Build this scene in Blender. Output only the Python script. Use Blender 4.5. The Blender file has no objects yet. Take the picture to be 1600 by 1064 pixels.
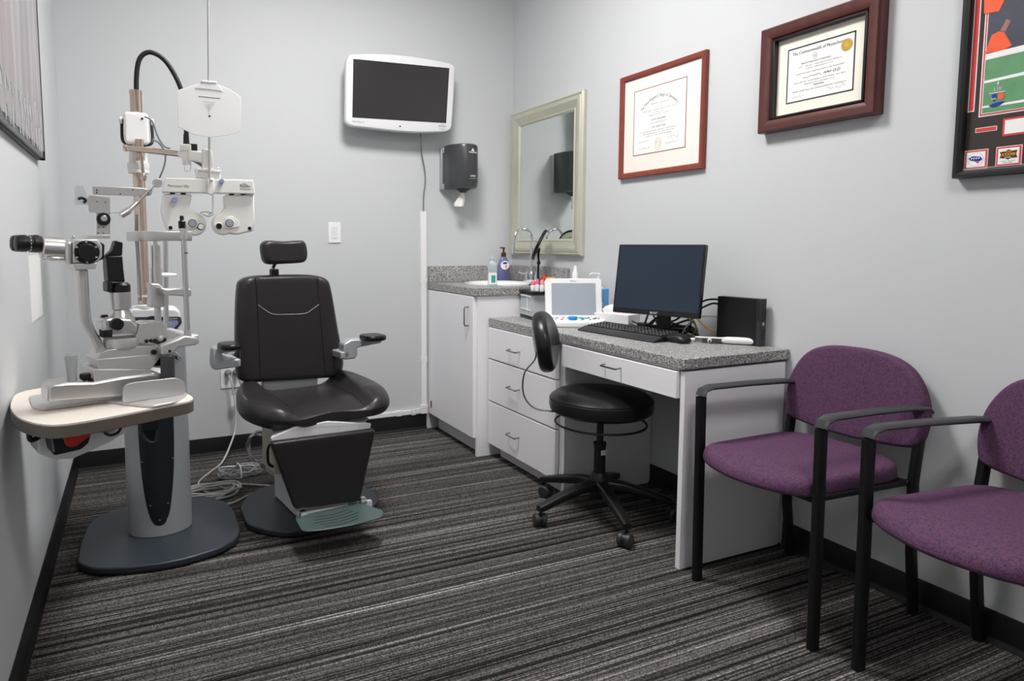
import bpy, bmesh, math, random
from mathutils import Vector, Matrix
random.seed(7)
PI = math.pi
S = bpy.context.scene
COL = S.collection

# ---------------------------------------------------------------- camera
CP = Vector((-2.1953, -3.7201, 1.1396)); YAW, PIT, ROL = .4161, -.0879, -.0022
FPX, PPX, PPY = 1044.29, -123.13, -60.13
FW = Vector((math.sin(YAW)*math.cos(PIT), math.cos(YAW)*math.cos(PIT), math.sin(PIT)))
_r = Vector((math.cos(YAW), -math.sin(YAW), 0)); _u = _r.cross(FW)
RT = _r*math.cos(ROL)+_u*math.sin(ROL); UP = -_r*math.sin(ROL)+_u*math.cos(ROL)
cam = bpy.data.cameras.new('camera'); cam.sensor_width = 36; cam.lens = FPX/1600*36
cam.shift_x = -PPX/1600; cam.shift_y = PPY/1600; cam.clip_start = .02
co = bpy.data.objects.new('camera', cam); COL.objects.link(co)
Mc = Matrix((RT, UP, -FW)).transposed().to_4x4(); Mc.translation = CP
co.matrix_world = Mc; S.camera = co
S.view_settings.view_transform = 'Standard'; S.view_settings.look = 'None'
S.view_settings.gamma = 1; S.view_settings.use_curve_mapping = False
S.view_settings.exposure = 0.17
w = bpy.data.worlds.new('world'); S.world = w; w.use_nodes = True
w.node_tree.nodes['Background'].inputs[0].default_value = (.5, .5, .5, 1)
w.node_tree.nodes['Background'].inputs[1].default_value = .1
LIGHT_FRONT, LIGHT_REAR = 52.0, 28.0      # emission of the two ceiling panels

# measured photo points -> room positions, used to size and place things
def ray(u, v): return FW+RT*((u-800-PPX)/FPX)-UP*((v-532-PPY)/FPX)
def at(u, v, x=None, y=None, z=None):
    d = ray(u, v)
    if x is not None: s = (x-CP.x)/d.x
    elif y is not None: s = (y-CP.y)/d.y
    else: s = (z-CP.z)/d.z
    return CP+d*s
def far(u, v, d): return CP+ray(u, v)*d
class Plane:
    """upright working plane through O turned by th degrees; gives local coordinates"""
    def __init__(s, O, th):
        s.O = Vector(O); t = math.radians(th); s.th = t
        s.X = Vector((math.cos(t), math.sin(t), 0)); s.N = Vector((-math.sin(t), math.cos(t), 0))
    def __call__(s, u, v, d=0):
        r = ray(u, v); k = (s.N.dot(s.O-CP)+d)/s.N.dot(r); p = CP+r*k-s.O
        return Vector((p.dot(s.X), d, p.z))
    def z(s, u, v, z):
        p = at(u, v, z=s.O.z+z)-s.O
        return Vector((p.dot(s.X), p.dot(s.N), z))

# ---------------------------------------------------------------- materials
def lin(c):
    f = lambda x: x/12.92 if x <= .04045 else ((x+.055)/1.055)**2.4
    return tuple(f(x/255) for x in c)+(1,)
def mat(name, rgb, rough=.5, metal=0, bump=0, bscale=200, var=0, vscale=5, trans=0, alpha=1, emit=0, coat=0, spec=.5, ior=1.45):
    m = bpy.data.materials.new(name); m.use_nodes = True; N = m.node_tree.nodes; L = m.node_tree.links
    b = N['Principled BSDF']; c = lin(rgb)
    b.inputs['Base Color'].default_value = c; b.inputs['Roughness'].default_value = rough
    b.inputs['Metallic'].default_value = metal; b.inputs['Specular IOR Level'].default_value = spec
    b.inputs['IOR'].default_value = ior; b.inputs['Coat Weight'].default_value = coat
    b.inputs['Transmission Weight'].default_value = trans; b.inputs['Alpha'].default_value = alpha
    if emit:
        b.inputs['Emission Color'].default_value = c; b.inputs['Emission Strength'].default_value = emit
    tc = N.new('ShaderNodeTexCoord')
    if var:
        n = N.new('ShaderNodeTexNoise'); n.inputs['Scale'].default_value = vscale; n.inputs['Detail'].default_value = 3
        L.new(tc.outputs['Object'], n.inputs['Vector'])
        mx = N.new('ShaderNodeMix'); mx.data_type = 'RGBA'
        mx.inputs[6].default_value = tuple(x*(1-var) for x in c[:3])+(1,)
        mx.inputs[7].default_value = tuple(min(1, x*(1+var)) for x in c[:3])+(1,)
        L.new(n.outputs['Fac'], mx.inputs[0]); L.new(mx.outputs[2], b.inputs['Base Color'])
    if bump:
        n = N.new('ShaderNodeTexNoise'); n.inputs['Scale'].default_value = bscale; n.inputs['Detail'].default_value = 3
        L.new(tc.outputs['Object'], n.inputs['Vector'])
        bp = N.new('ShaderNodeBump'); bp.inputs['Strength'].default_value = bump; bp.inputs['Distance'].default_value = .002
        L.new(n.outputs['Fac'], bp.inputs['Height']); L.new(bp.outputs['Normal'], b.inputs['Normal'])
    return m
def nodes(m): return m.node_tree.nodes, m.node_tree.links, m.node_tree.nodes['Principled BSDF']
M = {}
M['wall'] = mat('wall_paint', (203, 205, 207), .75, bump=.08, bscale=350, var=.015, vscale=2)
M['ceiling'] = mat('ceiling_paint', (225, 225, 222), .9, bump=.3, bscale=120)
M['lam'] = mat('white_laminate', (244, 243, 246), .42, var=.01, vscale=3)
M['lam_dull'] = mat('grey_white_laminate', (222, 221, 223), .5, var=.01, vscale=3)
M['rubber'] = mat('black_rubber', (20, 20, 21), .42, bump=.05, bscale=60)
M['leather'] = mat('black_leather', (42, 39, 40), .36, bump=.45, bscale=90, var=.12, vscale=9)
M['vinyl'] = mat('black_vinyl', (20, 20, 22), .33, bump=.12, bscale=160)
M['thread'] = mat('pale_thread', (165, 163, 160), .7, var=.1, vscale=300)
M['seam'] = mat('black_seam', (10, 10, 11), .6, var=.1)
M['silver'] = mat('silver_paint', (178, 181, 184), .36, .35, var=.02, vscale=12)
M['alu'] = mat('satin_metal', (210, 208, 207), .28, .85, var=.03, vscale=20)
M['mgrey'] = mat('light_grey_enamel', (206, 204, 203), .32, .45, var=.02, vscale=15)
M['chrome'] = mat('chrome', (225, 226, 228), .08, 1, var=.02)
M['chromed'] = mat('dull_chrome', (150, 150, 152), .25, 1, var=.03)
M['nickel'] = mat('warm_nickel', (212, 194, 180), .15, .95, var=.03, vscale=18)
M['slate'] = mat('slate_blue_metal', (55, 62, 70), .42, .25, bump=.04, bscale=300, var=.03)
M['teal'] = mat('dark_teal_panel', (26, 34, 39), .4, .1, var=.05, vscale=10)
M['fplate'] = mat('green_grey_metal', (84, 101, 101), .42, .3, var=.04, vscale=20)
M['shell'] = mat('pale_grey_plastic', (226, 227, 228), .4, var=.01)
M['cream'] = mat('cream_enamel', (242, 240, 235), .3, var=.01, coat=.3)
M['white'] = mat('white_plastic', (240, 240, 240), .35, var=.01)
M['paper'] = mat('white_paper', (240, 240, 238), .8, var=.01, bump=.05)
M['tabletop'] = mat('beige_tabletop', (232, 222, 212), .45, var=.015, vscale=10)
M['tableedge'] = mat('taupe_edge', (100, 91, 83), .45, var=.03, vscale=10)
M['black'] = mat('black_plastic', (18, 18, 19), .4, var=.1, vscale=20)
M['blackm'] = mat('matt_black_metal', (24, 24, 25), .42, .2, bump=.08, bscale=400)
M['armrest'] = mat('charcoal_armrest', (58, 58, 60), .42, bump=.1, bscale=300)
M['dark'] = mat('charcoal_plastic', (46, 47, 50), .42, var=.05)
M['keycap'] = mat('keycap', (26, 27, 29), .4, var=.1)
M['cable'] = mat('grey_cable', (122, 124, 128), .5, var=.03)
M['cablew'] = mat('pale_cable', (190, 190, 188), .5, var=.03)
M['cableb'] = mat('black_cable', (14, 14, 15), .5, var=.05)
M['orange'] = mat('orange_cable', (226, 150, 62), .5, var=.05)
M['green'] = mat('olive_cable', (130, 140, 50), .5, var=.05)
M['red'] = mat('red_plastic', (196, 44, 26), .4, var=.04)
M['blue'] = mat('bright_blue', (22, 140, 214), .35, var=.02)
M['blueb'] = mat('pale_blue_card', (100, 172, 228), .5, var=.05, vscale=20)
M['bluec'] = mat('navy_plastic', (34, 44, 150), .4, var=.03)
M['lilac'] = mat('lilac_knob', (150, 154, 190), .4, var=.02)
M['screen'] = mat('dark_screen', (46, 44, 46), .28, var=.02)
M['screenb'] = mat('blue_black_screen', (33, 46, 62), .22, var=.04, vscale=3)
M['screeng'] = mat('grey_lcd', (160, 168, 178), .3, var=.02, vscale=4)
M['smoke'] = mat('smoke_plastic', (66, 67, 70), .28, var=.04, vscale=6)
M['glass'] = mat('clear_glass', (240, 245, 245), .03, trans=1, ior=1.3, var=.01)
M['acrylic'] = mat('clear_acrylic', (210, 214, 218), .06, alpha=.34, var=.01)
M['frost'] = mat('frosted_plastic', (222, 228, 232), .35, alpha=.62, var=.02)
M['bottle'] = mat('clear_bottle', (205, 220, 226), .08, alpha=.42, var=.03)
M['soapb'] = mat('violet_soap_bottle', (120, 118, 178), .1, alpha=.55, var=.15, vscale=25)
M['brown'] = mat('brown_pump', (82, 36, 26), .4, var=.04)
M['tealc'] = mat('teal_label', (52, 166, 150), .5, var=.04)
M['pink'] = mat('pink_cap', (244, 112, 140), .45, var=.03)
M['pinkl'] = mat('pale_pink_cap', (250, 150, 170), .45, var=.03)
M['orangeb'] = mat('orange_card', (246, 158, 40), .5, var=.05, vscale=40)
M['redcap'] = mat('red_cap', (216, 70, 50), .5, var=.04)
M['cherry'] = mat('cherry_wood', (132, 62, 48), .38, var=.22, vscale=30, bump=.05)
M['mahog'] = mat('mahogany_burl', (80, 35, 30), .42, var=.35, vscale=26, coat=.1)
M['ebony'] = mat('black_moulding', (24, 18, 17), .35, var=.1)
M['champ'] = mat('champagne_silver', (206, 204, 188), .36, .45, var=.06, vscale=14)
M['matb'] = mat('cream_mat_board', (240, 232, 224), .85, var=.01)
M['matc'] = mat('ivory_mat_board', (240, 237, 224), .85, var=.01)
M['ink'] = mat('grey_ink', (118, 114, 112), .8, var=.1)
M['inkd'] = mat('dark_ink', (40, 38, 40), .8, var=.1)
M['inkl'] = mat('faint_ink', (168, 164, 162), .8, var=.1)
M['faint'] = mat('very_faint_print', (208, 208, 207), .8, var=.02)
M['joy'] = mat('grey_translucent_plastic', (176, 178, 180), .12, alpha=.62, var=.02)
M['rod'] = mat('grey_rod_enamel', (196, 196, 195), .3, .4, var=.01)
M['gold'] = mat('gold_foil', (206, 166, 62), .4, .35, var=.15, vscale=120)
M['silvert'] = mat('silver_print', (200, 202, 204), .5, var=.05)
M['mirror'] = mat('mirror_silver', (232, 238, 236), .0, 1, var=.005)
M['porcelain'] = mat('white_porcelain', (246, 246, 246), .15, var=.005)
M['grass'] = mat('green_turf_print', (96, 150, 106), .5, var=.2, vscale=30)
M['bluegrey'] = mat('navy_print', (66, 68, 82), .5, var=.3, vscale=30)
M['orangep'] = mat('orange_print', (240, 92, 44), .5, var=.12, vscale=40)
M['charm'] = mat('charcoal_mat_board', (52, 44, 42), .7, var=.12, vscale=8)
M['redm'] = mat('red_mat_board', (212, 66, 66), .6, var=.05)
M['yell'] = mat('yellow_print', (238, 196, 50), .5, var=.05)
M['fleshp'] = mat('tan_print', (150, 110, 100), .5, var=.1, vscale=30)
M['tan'] = mat('tan_plastic', (190, 184, 166), .5, var=.05)
M['lightpanel'] = mat('light_diffuser', (255, 253, 251), .5, emit=LIGHT_FRONT)
M['lightpanel2'] = mat('light_diffuser_rear', (255, 253, 251), .5, emit=LIGHT_REAR)

def mix(N, L, fac, a, b):
    x = N.new('ShaderNodeMix'); x.data_type = 'RGBA'
    if isinstance(fac, float): x.inputs[0].default_value = fac
    else: L.new(fac, x.inputs[0])
    for i, c in ((6, a), (7, b)):
        if isinstance(c, tuple): x.inputs[i].default_value = c
        else: L.new(c, x.inputs[i])
    return x.outputs[2]
def ramp(N, L, src, stops, interp='LINEAR'):
    r = N.new('ShaderNodeValToRGB'); r.color_ramp.interpolation = interp
    e = r.color_ramp.elements
    while len(e) < len(stops): e.new(.5)
    for k, (p, c) in enumerate(stops): e[k].position = p; e[k].color = c
    L.new(src, r.inputs[0]); return r.outputs[0]
def noise(N, L, vec_scale, scale=1, detail=0, rough=.5):
    tc = N.new('ShaderNodeTexCoord'); mp = N.new('ShaderNodeMapping'); mp.inputs['Scale'].default_value = vec_scale
    L.new(tc.outputs['Object'], mp.inputs[0]); n = N.new('ShaderNodeTexNoise')
    n.inputs['Scale'].default_value = scale; n.inputs['Detail'].default_value = detail; n.inputs['Roughness'].default_value = rough
    L.new(mp.outputs[0], n.inputs['Vector']); return n.outputs['Fac']
# carpet: fine woven stripes running across the room
m = mat('striped_carpet', (70, 66, 64), .95, spec=.15); N, L, b = nodes(m)
def mth(op, *v):
    n = N.new('ShaderNodeMath'); n.operation = op
    for i, x in enumerate(v):
        if isinstance(x, (int, float)): n.inputs[i].default_value = x
        else: L.new(x, n.inputs[i])
    return n.outputs[0]
def white(x, y):
    c_ = N.new('ShaderNodeCombineXYZ')
    for i, q in enumerate((x, y)):
        if isinstance(q, (int, float)): c_.inputs[i].default_value = q
        else: L.new(q, c_.inputs[i])
    n = N.new('ShaderNodeTexWhiteNoise'); n.noise_dimensions = '2D'; L.new(c_.outputs[0], n.inputs['Vector']); return n.outputs['Value']
g = lambda v: (v*1.07, v*.98, v*.94, 1)
tc = N.new('ShaderNodeTexCoord'); sp_ = N.new('ShaderNodeSeparateXYZ'); L.new(tc.outputs['Object'], sp_.inputs[0])
row = mth('FLOOR', mth('MULTIPLY', sp_.outputs[1], 270)); colm = mth('FLOOR', mth('MULTIPLY', sp_.outputs[0], 260))
yarn = white(row, 3.0)                       # every yarn row has its own shade
band = noise(N, L, (.35, 22, 1), 1, 2)       # wider bands
patch = noise(N, L, (1.6, 150, 1), 1, 1)
v_ = mth('ADD', mth('ADD', mth('MULTIPLY', yarn, .62), mth('MULTIPLY', band, .75)), mth('MULTIPLY', patch, .5))
cc = ramp(N, L, mth('MULTIPLY', v_, .55), [(.30, g(.007)), (.40, g(.022)), (.50, g(.064)), (.60, g(.115)), (.68, g(.165)), (.76, g(.34))])
tuft = white(colm, row); n3 = tuft
sp = ramp(N, L, tuft, [(0, (.3, .3, .3, 1)), (.35, (.85, .85, .85, 1)), (1, (1.5, 1.5, 1.5, 1))])
mm = N.new('ShaderNodeMix'); mm.data_type = 'RGBA'; mm.blend_type = 'MULTIPLY'; mm.inputs[0].default_value = 1
L.new(cc, mm.inputs[6]); L.new(sp, mm.inputs[7]); L.new(mm.outputs[2], b.inputs['Base Color'])
bp = N.new('ShaderNodeBump'); bp.inputs['Strength'].default_value = .5; bp.inputs['Distance'].default_value = .003
L.new(n3, bp.inputs['Height']); L.new(bp.outputs[0], b.inputs['Normal']); M['carpet'] = m
# speckled laminate worktop
m = mat('speckled_grey_laminate', (140, 136, 136), .38); N, L, b = nodes(m)
tc = N.new('ShaderNodeTexCoord'); vo = N.new('ShaderNodeTexVoronoi'); vo.inputs['Scale'].default_value = 330
L.new(tc.outputs['Object'], vo.inputs['Vector'])
sx = N.new('ShaderNodeSeparateColor'); L.new(vo.outputs['Color'], sx.inputs[0])
k = lambda v, a=1., d=1.: (v*a, v, v*d, 1)
c = ramp(N, L, sx.outputs[0], [(0, k(.045)), (.12, k(.13)), (.28, k(.27, 1.03, .98)), (.52, k(.36)), (.72, k(.48, 1.05, .95)), (.88, k(.72))], 'CONSTANT')
L.new(c, b.inputs['Base Color']); M['speck'] = m
# purple woven upholstery
m = mat('purple_weave', (96, 52, 98), .85, spec=.25); N, L, b = nodes(m)
tc = N.new('ShaderNodeTexCoord')
wa = N.new('ShaderNodeTexVoronoi'); wa.inputs['Scale'].default_value = 300; L.new(tc.outputs['Object'], wa.inputs['Vector'])
sx = N.new('ShaderNodeSeparateColor'); L.new(wa.outputs['Color'], sx.inputs[0])
c = ramp(N, L, sx.outputs[0], [(0, lin((72, 50, 78))), (.35, lin((86, 60, 88))), (.7, lin((94, 66, 94))), (.9, lin((106, 64, 86)))])
L.new(c, b.inputs['Base Color'])
bp = N.new('ShaderNodeBump'); bp.inputs['Strength'].default_value = .6; bp.inputs['Distance'].default_value = .0015; bp.invert = True
L.new(wa.outputs['Distance'], bp.inputs['Height']); L.new(bp.outputs[0], b.inputs['Normal']); M['purple'] = m
# streaky canvas art
m = mat('streaked_canvas', (150, 145, 145), .6); N, L, b = nodes(m)
a1 = noise(N, L, (1, 14, 1.6), 1, 4); a2 = noise(N, L, (1, 5, 1.2), 1, 2)
c1 = ramp(N, L, a1, [(.3, lin((120, 112, 114))), (.55, lin((160, 156, 158))), (.72, lin((196, 190, 190)))])
c2 = ramp(N, L, a2, [(.35, lin((150, 150, 156))), (.6, lin((158, 148, 148)))])
L.new(mix(N, L, .5, c1, c2), b.inputs['Base Color']); M['art'] = m

# ---------------------------------------------------------------- mesh helpers
def frame(z, x=None):
    z = Vector(z).normalized(); h = Vector(x) if x is not None else (Vector((1, 0, 0)) if abs(z.x) < .9 else Vector((0, 1, 0)))
    y = z.cross(h).normalized(); x = y.cross(z).normalized()
    return Matrix((x, y, z)).transposed().to_4x4()
def axes(o, x, y, z):
    m = Matrix((Vector(x), Vector(y), Vector(z))).transposed().to_4x4(); m.translation = Vector(o); return m
def catmull(P, n=8, closed=False):
    P = [Vector(p) for p in P]; out = []; N_ = len(P)
    for i in range(N_ if closed else N_-1):
        if closed: p0, p1, p2, p3 = P[i-1], P[i], P[(i+1) % N_], P[(i+2) % N_]
        else: p0, p1, p2, p3 = P[max(i-1, 0)], P[i], P[i+1], P[min(i+2, N_-1)]
        for k_ in range(n):
            t = k_/n
            out.append(.5*((2*p1)+(p2-p0)*t+(2*p0-5*p1+4*p2-p3)*t*t+(3*p1-p0-3*p2+p3)*t**3))
    if not closed: out.append(P[-1])
    return out
def rrect(w, h, r, n=6, cx=0, cy=0):
    o = []
    for sx_, sy_, a0 in ((1, 1, 0), (-1, 1, 90), (-1, -1, 180), (1, -1, 270)):
        for k_ in range(n+1):
            a = math.radians(a0+90*k_/n); o.append((cx+sx_*(w/2-r)+r*math.cos(a), cy+sy_*(h/2-r)+r*math.sin(a)))
    return o
def roundpoly(P, r, n=4):
    o = []; P = [Vector(p) for p in P]
    for i, p in enumerate(P):
        a, c = P[i-1], P[(i+1) % len(P)]; ri = r[i] if isinstance(r, (list, tuple)) else r
        d1 = (a-p); d2 = (c-p); k1 = min(ri, d1.length*.49); k2 = min(ri, d2.length*.49)
        s, e = p+d1.normalized()*k1, p+d2.normalized()*k2
        for q in range(n+1):
            t = q/n; o.append(tuple((1-t)**2*s+2*t*(1-t)*p+t*t*e))
    return o
class MB:
    def __init__(s): s.bm = bmesh.new()
    def face(s, vs):
        try: return s.bm.faces.new(vs)
        except ValueError: return None
    def grid(s, rings, closed=True, cap=(True, True)):
        R = [[s.bm.verts.new(p) for p in ring] for ring in rings]; n = len(R[0])
        for a, b_ in zip(R, R[1:]):
            for i in range(n if closed else n-1):
                j = (i+1) % n; s.face([a[i], a[j], b_[j], b_[i]])
        if cap[0]: s.face(list(reversed(R[0])))
        if cap[1]: s.face(R[-1])
        return s
    def box(s, c, d, m=None):
        vs = []
        for i in (-1, 1):
            for j in (-1, 1):
                for k_ in (-1, 1):
                    p = Vector((c[0]+i*d[0]/2, c[1]+j*d[1]/2, c[2]+k_*d[2]/2)); vs.append(s.bm.verts.new(m @ p if m else p))
        for f in ((0, 1, 3, 2), (4, 6, 7, 5), (0, 4, 5, 1), (2, 3, 7, 6), (0, 2, 6, 4), (1, 5, 7, 3)): s.face([vs[i] for i in f])
        return s
    def b2(s, a, b_, m=None):
        return s.box([(x+y)/2 for x, y in zip(a, b_)], [abs(x-y) for x, y in zip(a, b_)], m)
    def cyl(s, p0, p1, r0, r1=None, n=24):
        r1 = r0 if r1 is None else r1; p0 = Vector(p0); p1 = Vector(p1); F = frame(p1-p0)
        return s.grid([[p+F @ Vector((r*math.cos(2*PI*i/n), r*math.sin(2*PI*i/n), 0)) for i in range(n)] for p, r in ((p0, r0), (p1, r1))])
    def lathe(s, prof, o=(0, 0, 0), ax=(0, 0, 1), n=32, sx_=1, sy_=1):
        F = frame(ax); o = Vector(o)
        return s.grid([[o+F @ Vector((max(r, 1e-4)*sx_*math.cos(2*PI*i/n), max(r, 1e-4)*sy_*math.sin(2*PI*i/n), z)) for i in range(n)] for r, z in prof])
    def tube(s, P, r, n=10, smooth=0, closed=False, flat=None, up=None):
        if smooth: P = catmull(P, smooth, closed)
        P = [Vector(p) for p in P]; rings = []; F = None
        for i, p in enumerate(P):
            if closed: t = P[(i+1) % len(P)]-P[i-1]
            else: t = P[min(i+1, len(P)-1)]-P[max(i-1, 0)]
            t.normalize()
            if up is not None: x = Vector(up)
            else: x = F if F is not None else (Vector((0, 0, 1)) if abs(t.z) < .9 else Vector((1, 0, 0)))
            x = (x-t*x.dot(t)).normalized(); y = t.cross(x); F = x
            rr = r[i] if isinstance(r, list) else r
            a, b_ = (rr, rr) if flat is None else (rr*flat, rr)
            rings.append([p+x*a*math.cos(2*PI*k_/n)+y*b_*math.sin(2*PI*k_/n) for k_ in range(n)])
        if closed: rings.append(rings[0]); return s.grid(rings, cap=(False, False))
        return s.grid(rings)
    def prism(s, poly, z0, z1, m=None):
        f = lambda x, y, z: (m @ Vector((x, y, z))) if m else Vector((x, y, z))
        return s.grid([[f(p[0], p[1], z) for p in poly] for z in (z0, z1)])
    def slab(s, pts, off):
        """closed outline of 3-D points given thickness by offset vector"""
        off = Vector(off); return s.grid([[Vector(p) for p in pts], [Vector(p)+off for p in pts]])
    def pad(s, out, t, er, m=None, top=None, bot=None, steps=5, inner=6, er2=None):
        """cushion: outline in x,y; thickness t (z from 0 to t); rounded edges; top(x,y) adds height"""
        out = [Vector((p[0], p[1])) for p in out]; c = sum(out, Vector((0, 0)))/len(out)
        R = sum((p-c).length for p in out)/len(out); er2 = er if er2 is None else er2
        top = top or (lambda x, y: 0); bot = bot or (lambda x, y: 0); rings = []
        def ring(sc, z, fn): return [((c+(p-c)*sc).x, (c+(p-c)*sc).y, z+fn(*(c+(p-c)*sc))) for p in out]
        for k_ in range(1, inner): rings.append(ring((1-er2/R)*k_/inner, 0, bot))
        for k_ in range(steps+1):
            a = PI/2*k_/steps; rings.append(ring(1-er2/R*(1-math.sin(a)), er2*(1-math.cos(a)), bot))
        for k_ in range(steps+1):
            a = PI/2*(1-k_/steps); rings.append(ring(1-er/R*(1-math.sin(a)), t-er*(1-math.cos(a)), top))
        for k_ in range(inner-1, 0, -1): rings.append(ring((1-er/R)*k_/inner, t, top))
        return s.grid([[(m @ Vector(p)) if m else p for p in r] for r in rings])
    def ball(s, c, r, n=16, sc=(1, 1, 1)):
        rings = []
        for i in range(1, n//2):
            a = PI*i/(n//2)
            rings.append([Vector(c)+Vector((r*sc[0]*math.sin(a)*math.cos(2*PI*j/n), r*sc[1]*math.sin(a)*math.sin(2*PI*j/n), -r*sc[2]*math.cos(a))) for j in range(n)])
        return s.grid(rings)
    def build(s, name, mt, parent=None, w=False, loc=None, bev=0, ang=38, sub=0, rotz=0):
        bmesh.ops.recalc_face_normals(s.bm, faces=s.bm.faces)
        me = bpy.data.meshes.new(name)
        if parent is not None and w: s.bm.transform(WM[parent.name].inverted())
        if parent is None and loc is not None and w:
            s.bm.transform(Matrix.Translation(-Vector(loc)))
        s.bm.to_mesh(me); s.bm.free(); me.materials.append(M[mt] if isinstance(mt, str) else mt)
        for p in me.polygons: p.use_smooth = True
        me.set_sharp_from_angle(angle=math.radians(ang))
        o = bpy.data.objects.new(name, me); COL.objects.link(o)
        if parent is not None: o.parent = parent; WM[o.name] = WM[parent.name]
        elif loc is not None: o.location = loc; o.rotation_euler = (0, 0, rotz); WM[o.name] = Matrix.Translation(Vector(loc)) @ Matrix.Rotation(rotz, 4, 'Z')
        else: WM[o.name] = Matrix.Identity(4)
        if bev:
            bv = o.modifiers.new('bevel', 'BEVEL'); bv.width = bev; bv.segments = 2; bv.limit_method = 'ANGLE'; bv.angle_limit = math.radians(35); bv.harden_normals = False
        if sub:
            sb = o.modifiers.new('subdivision', 'SUBSURF'); sb.levels = sub; sb.render_levels = sub
        return o
WM = {}
def tag(o, label, cat, group=None):
    o['label'] = label; o['category'] = cat
    if group: o['group'] = group
    return o
def thing(name, label, cat, loc=(0, 0, 0), rz=0, group=None):
    o = bpy.data.objects.new(name, None); COL.objects.link(o); o.location = loc; o.rotation_euler = (0, 0, rz); o.empty_display_size = .05
    WM[o.name] = Matrix.Translation(Vector(loc)) @ Matrix.Rotation(rz, 4, 'Z'); return tag(o, label, cat, group)
def struct(o): o['kind'] = 'structure'; return o
def text(name, s_, size, m, mt, parent, align='CENTER', ext=.0004, fn=None, shear=0, sx_=1):
    cu = bpy.data.curves.new(name, 'FONT'); cu.body = s_; cu.size = size; cu.align_x = align; cu.extrude = ext; cu.resolution_u = 2; cu.shear = shear
    t = bpy.data.objects.new('tmp', cu); COL.objects.link(t); bpy.context.view_layer.update()
    me = bpy.data.meshes.new_from_object(t.evaluated_get(bpy.context.evaluated_depsgraph_get()))
    bpy.data.objects.remove(t); bpy.data.curves.remove(cu)
    for v in me.vertices:
        v.co.x *= sx_
        if fn: v.co = fn(v.co)
    me.transform(WM[parent.name].inverted() @ m if parent else m)
    me.materials.clear(); me.materials.append(M[mt]); o = bpy.data.objects.new(name, me); COL.objects.link(o); o.parent = parent; WM[o.name] = WM[parent.name]
    return o
FR = lambda o: axes(o, (0, -1, 0), (0, 0, 1), (-1, 0, 0))      # on the right wall, facing the room
FL = lambda o: axes(o, (0, 1, 0), (0, 0, 1), (1, 0, 0))        # on the left wall
FB = lambda o: axes(o, (1, 0, 0), (0, 0, 1), (0, -1, 0))       # on the far wall

# ================================================================= ROOM
W, YN, H = 2.5167, -5.6, 2.9
struct(MB().b2((-W-.1, YN-.1, -.1), (.1, .1, 0)).build('floor', 'carpet'))
struct(MB().b2((-W-.1, YN-.1, H), (.1, .1, H+.1)).build('ceiling', 'ceiling'))
struct(MB().b2((-W-.1, 0, 0), (.1, .1, H)).build('wall_back', 'wall'))
struct(MB().b2((0, YN, 0), (.1, 0, H)).build('wall_right', 'wall'))
struct(MB().b2((-W-.1, YN, 0), (-W, 0, H)).build('wall_left', 'wall'))
struct(MB().b2((-W-.1, YN-.1, 0), (.1, YN, H)).build('wall_front', 'wall'))
def skirting(name, p0, p1, nrm):
    p0 = Vector(p0); p1 = Vector(p1); nrm = Vector(nrm); pr = [(0, 0), (.014, 0), (.013, .004), (.006, .013), (.0045, .02), (.0045, .088), (.002, .094), (0, .094)]
    return struct(MB().grid([[p+nrm*a+Vector((0, 0, z)) for a, z in pr] for p in (p0, p1)]).build(name, 'rubber'))
skirting('baseboard_back', (-W, 0, 0), (-.60, 0, 0), (0, -1, 0))
skirting('baseboard_left', (-W, 0, 0), (-W, YN, 0), (1, 0, 0))
skirting('baseboard_right', (0, -1.305, 0), (0, -1.985, 0), (-1, 0, 0))
skirting('baseboard_right', (0, -2.02, 0), (0, YN, 0), (-1, 0, 0))
for (lx, ly, mt) in ((-1.3, -1.5, 'lightpanel'), (-1.3, -3.7, 'lightpanel2')):
    t = thing('ceiling_light', 'recessed square ceiling light panel over the '+('middle of the room' if ly > -3 else 'room entrance behind the viewer'), 'ceiling light', (lx, ly, H), 0, 'ceiling light panels')
    MB().box((0, 0, -.012), (.56, .56, .008)).build('diffuser', mt, t)
    f = MB()
    for a in ((0, .295, .62, .03), (0, -.295, .62, .03), (.295, 0, .03, .56), (-.295, 0, .03, .56)): f.box((a[0], a[1], -.009), (a[2], a[3], .018))
    f.build('frame', 'white', t)

# ================================================================= FRAMED PICTURES
def picture_frame(y0, y1, z0, z1, dpt, prof_w, mt, root, mb_name='frame', back=0.0):
    """moulding on the right wall: outer rectangle, bevelled profile"""
    o = [(y0, z0), (y1, z0), (y1, z1), (y0, z1)]; cy, cz = (y0+y1)/2, (z0+z1)/2; hw, hh = abs(y1-y0)/2, (z1-z0)/2
    prof = [(0, .001), (0, dpt*.8), (prof_w*.12, dpt), (prof_w*.5, dpt*.96), (prof_w*.86, dpt*.8), (prof_w, dpt*.6), (prof_w, .001)]
    rings = []
    for a, h_ in prof+[prof[0]]:
        rings.append([(-h_, cy+sy_*(hw-a), cz+sz*(hh-a)) for sy_, sz in ((-1, -1), (1, -1), (1, 1), (-1, 1))])
    return MB().grid(rings, cap=(False, False)).build(mb_name, mt, root, w=True, ang=20)
def wallbox(y0, y1, z0, z1, x0, x1, name, mt, root):
    return MB().b2((x0, y0, z0), (x1, y1, z1)).build(name, mt, root, w=True)
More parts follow.
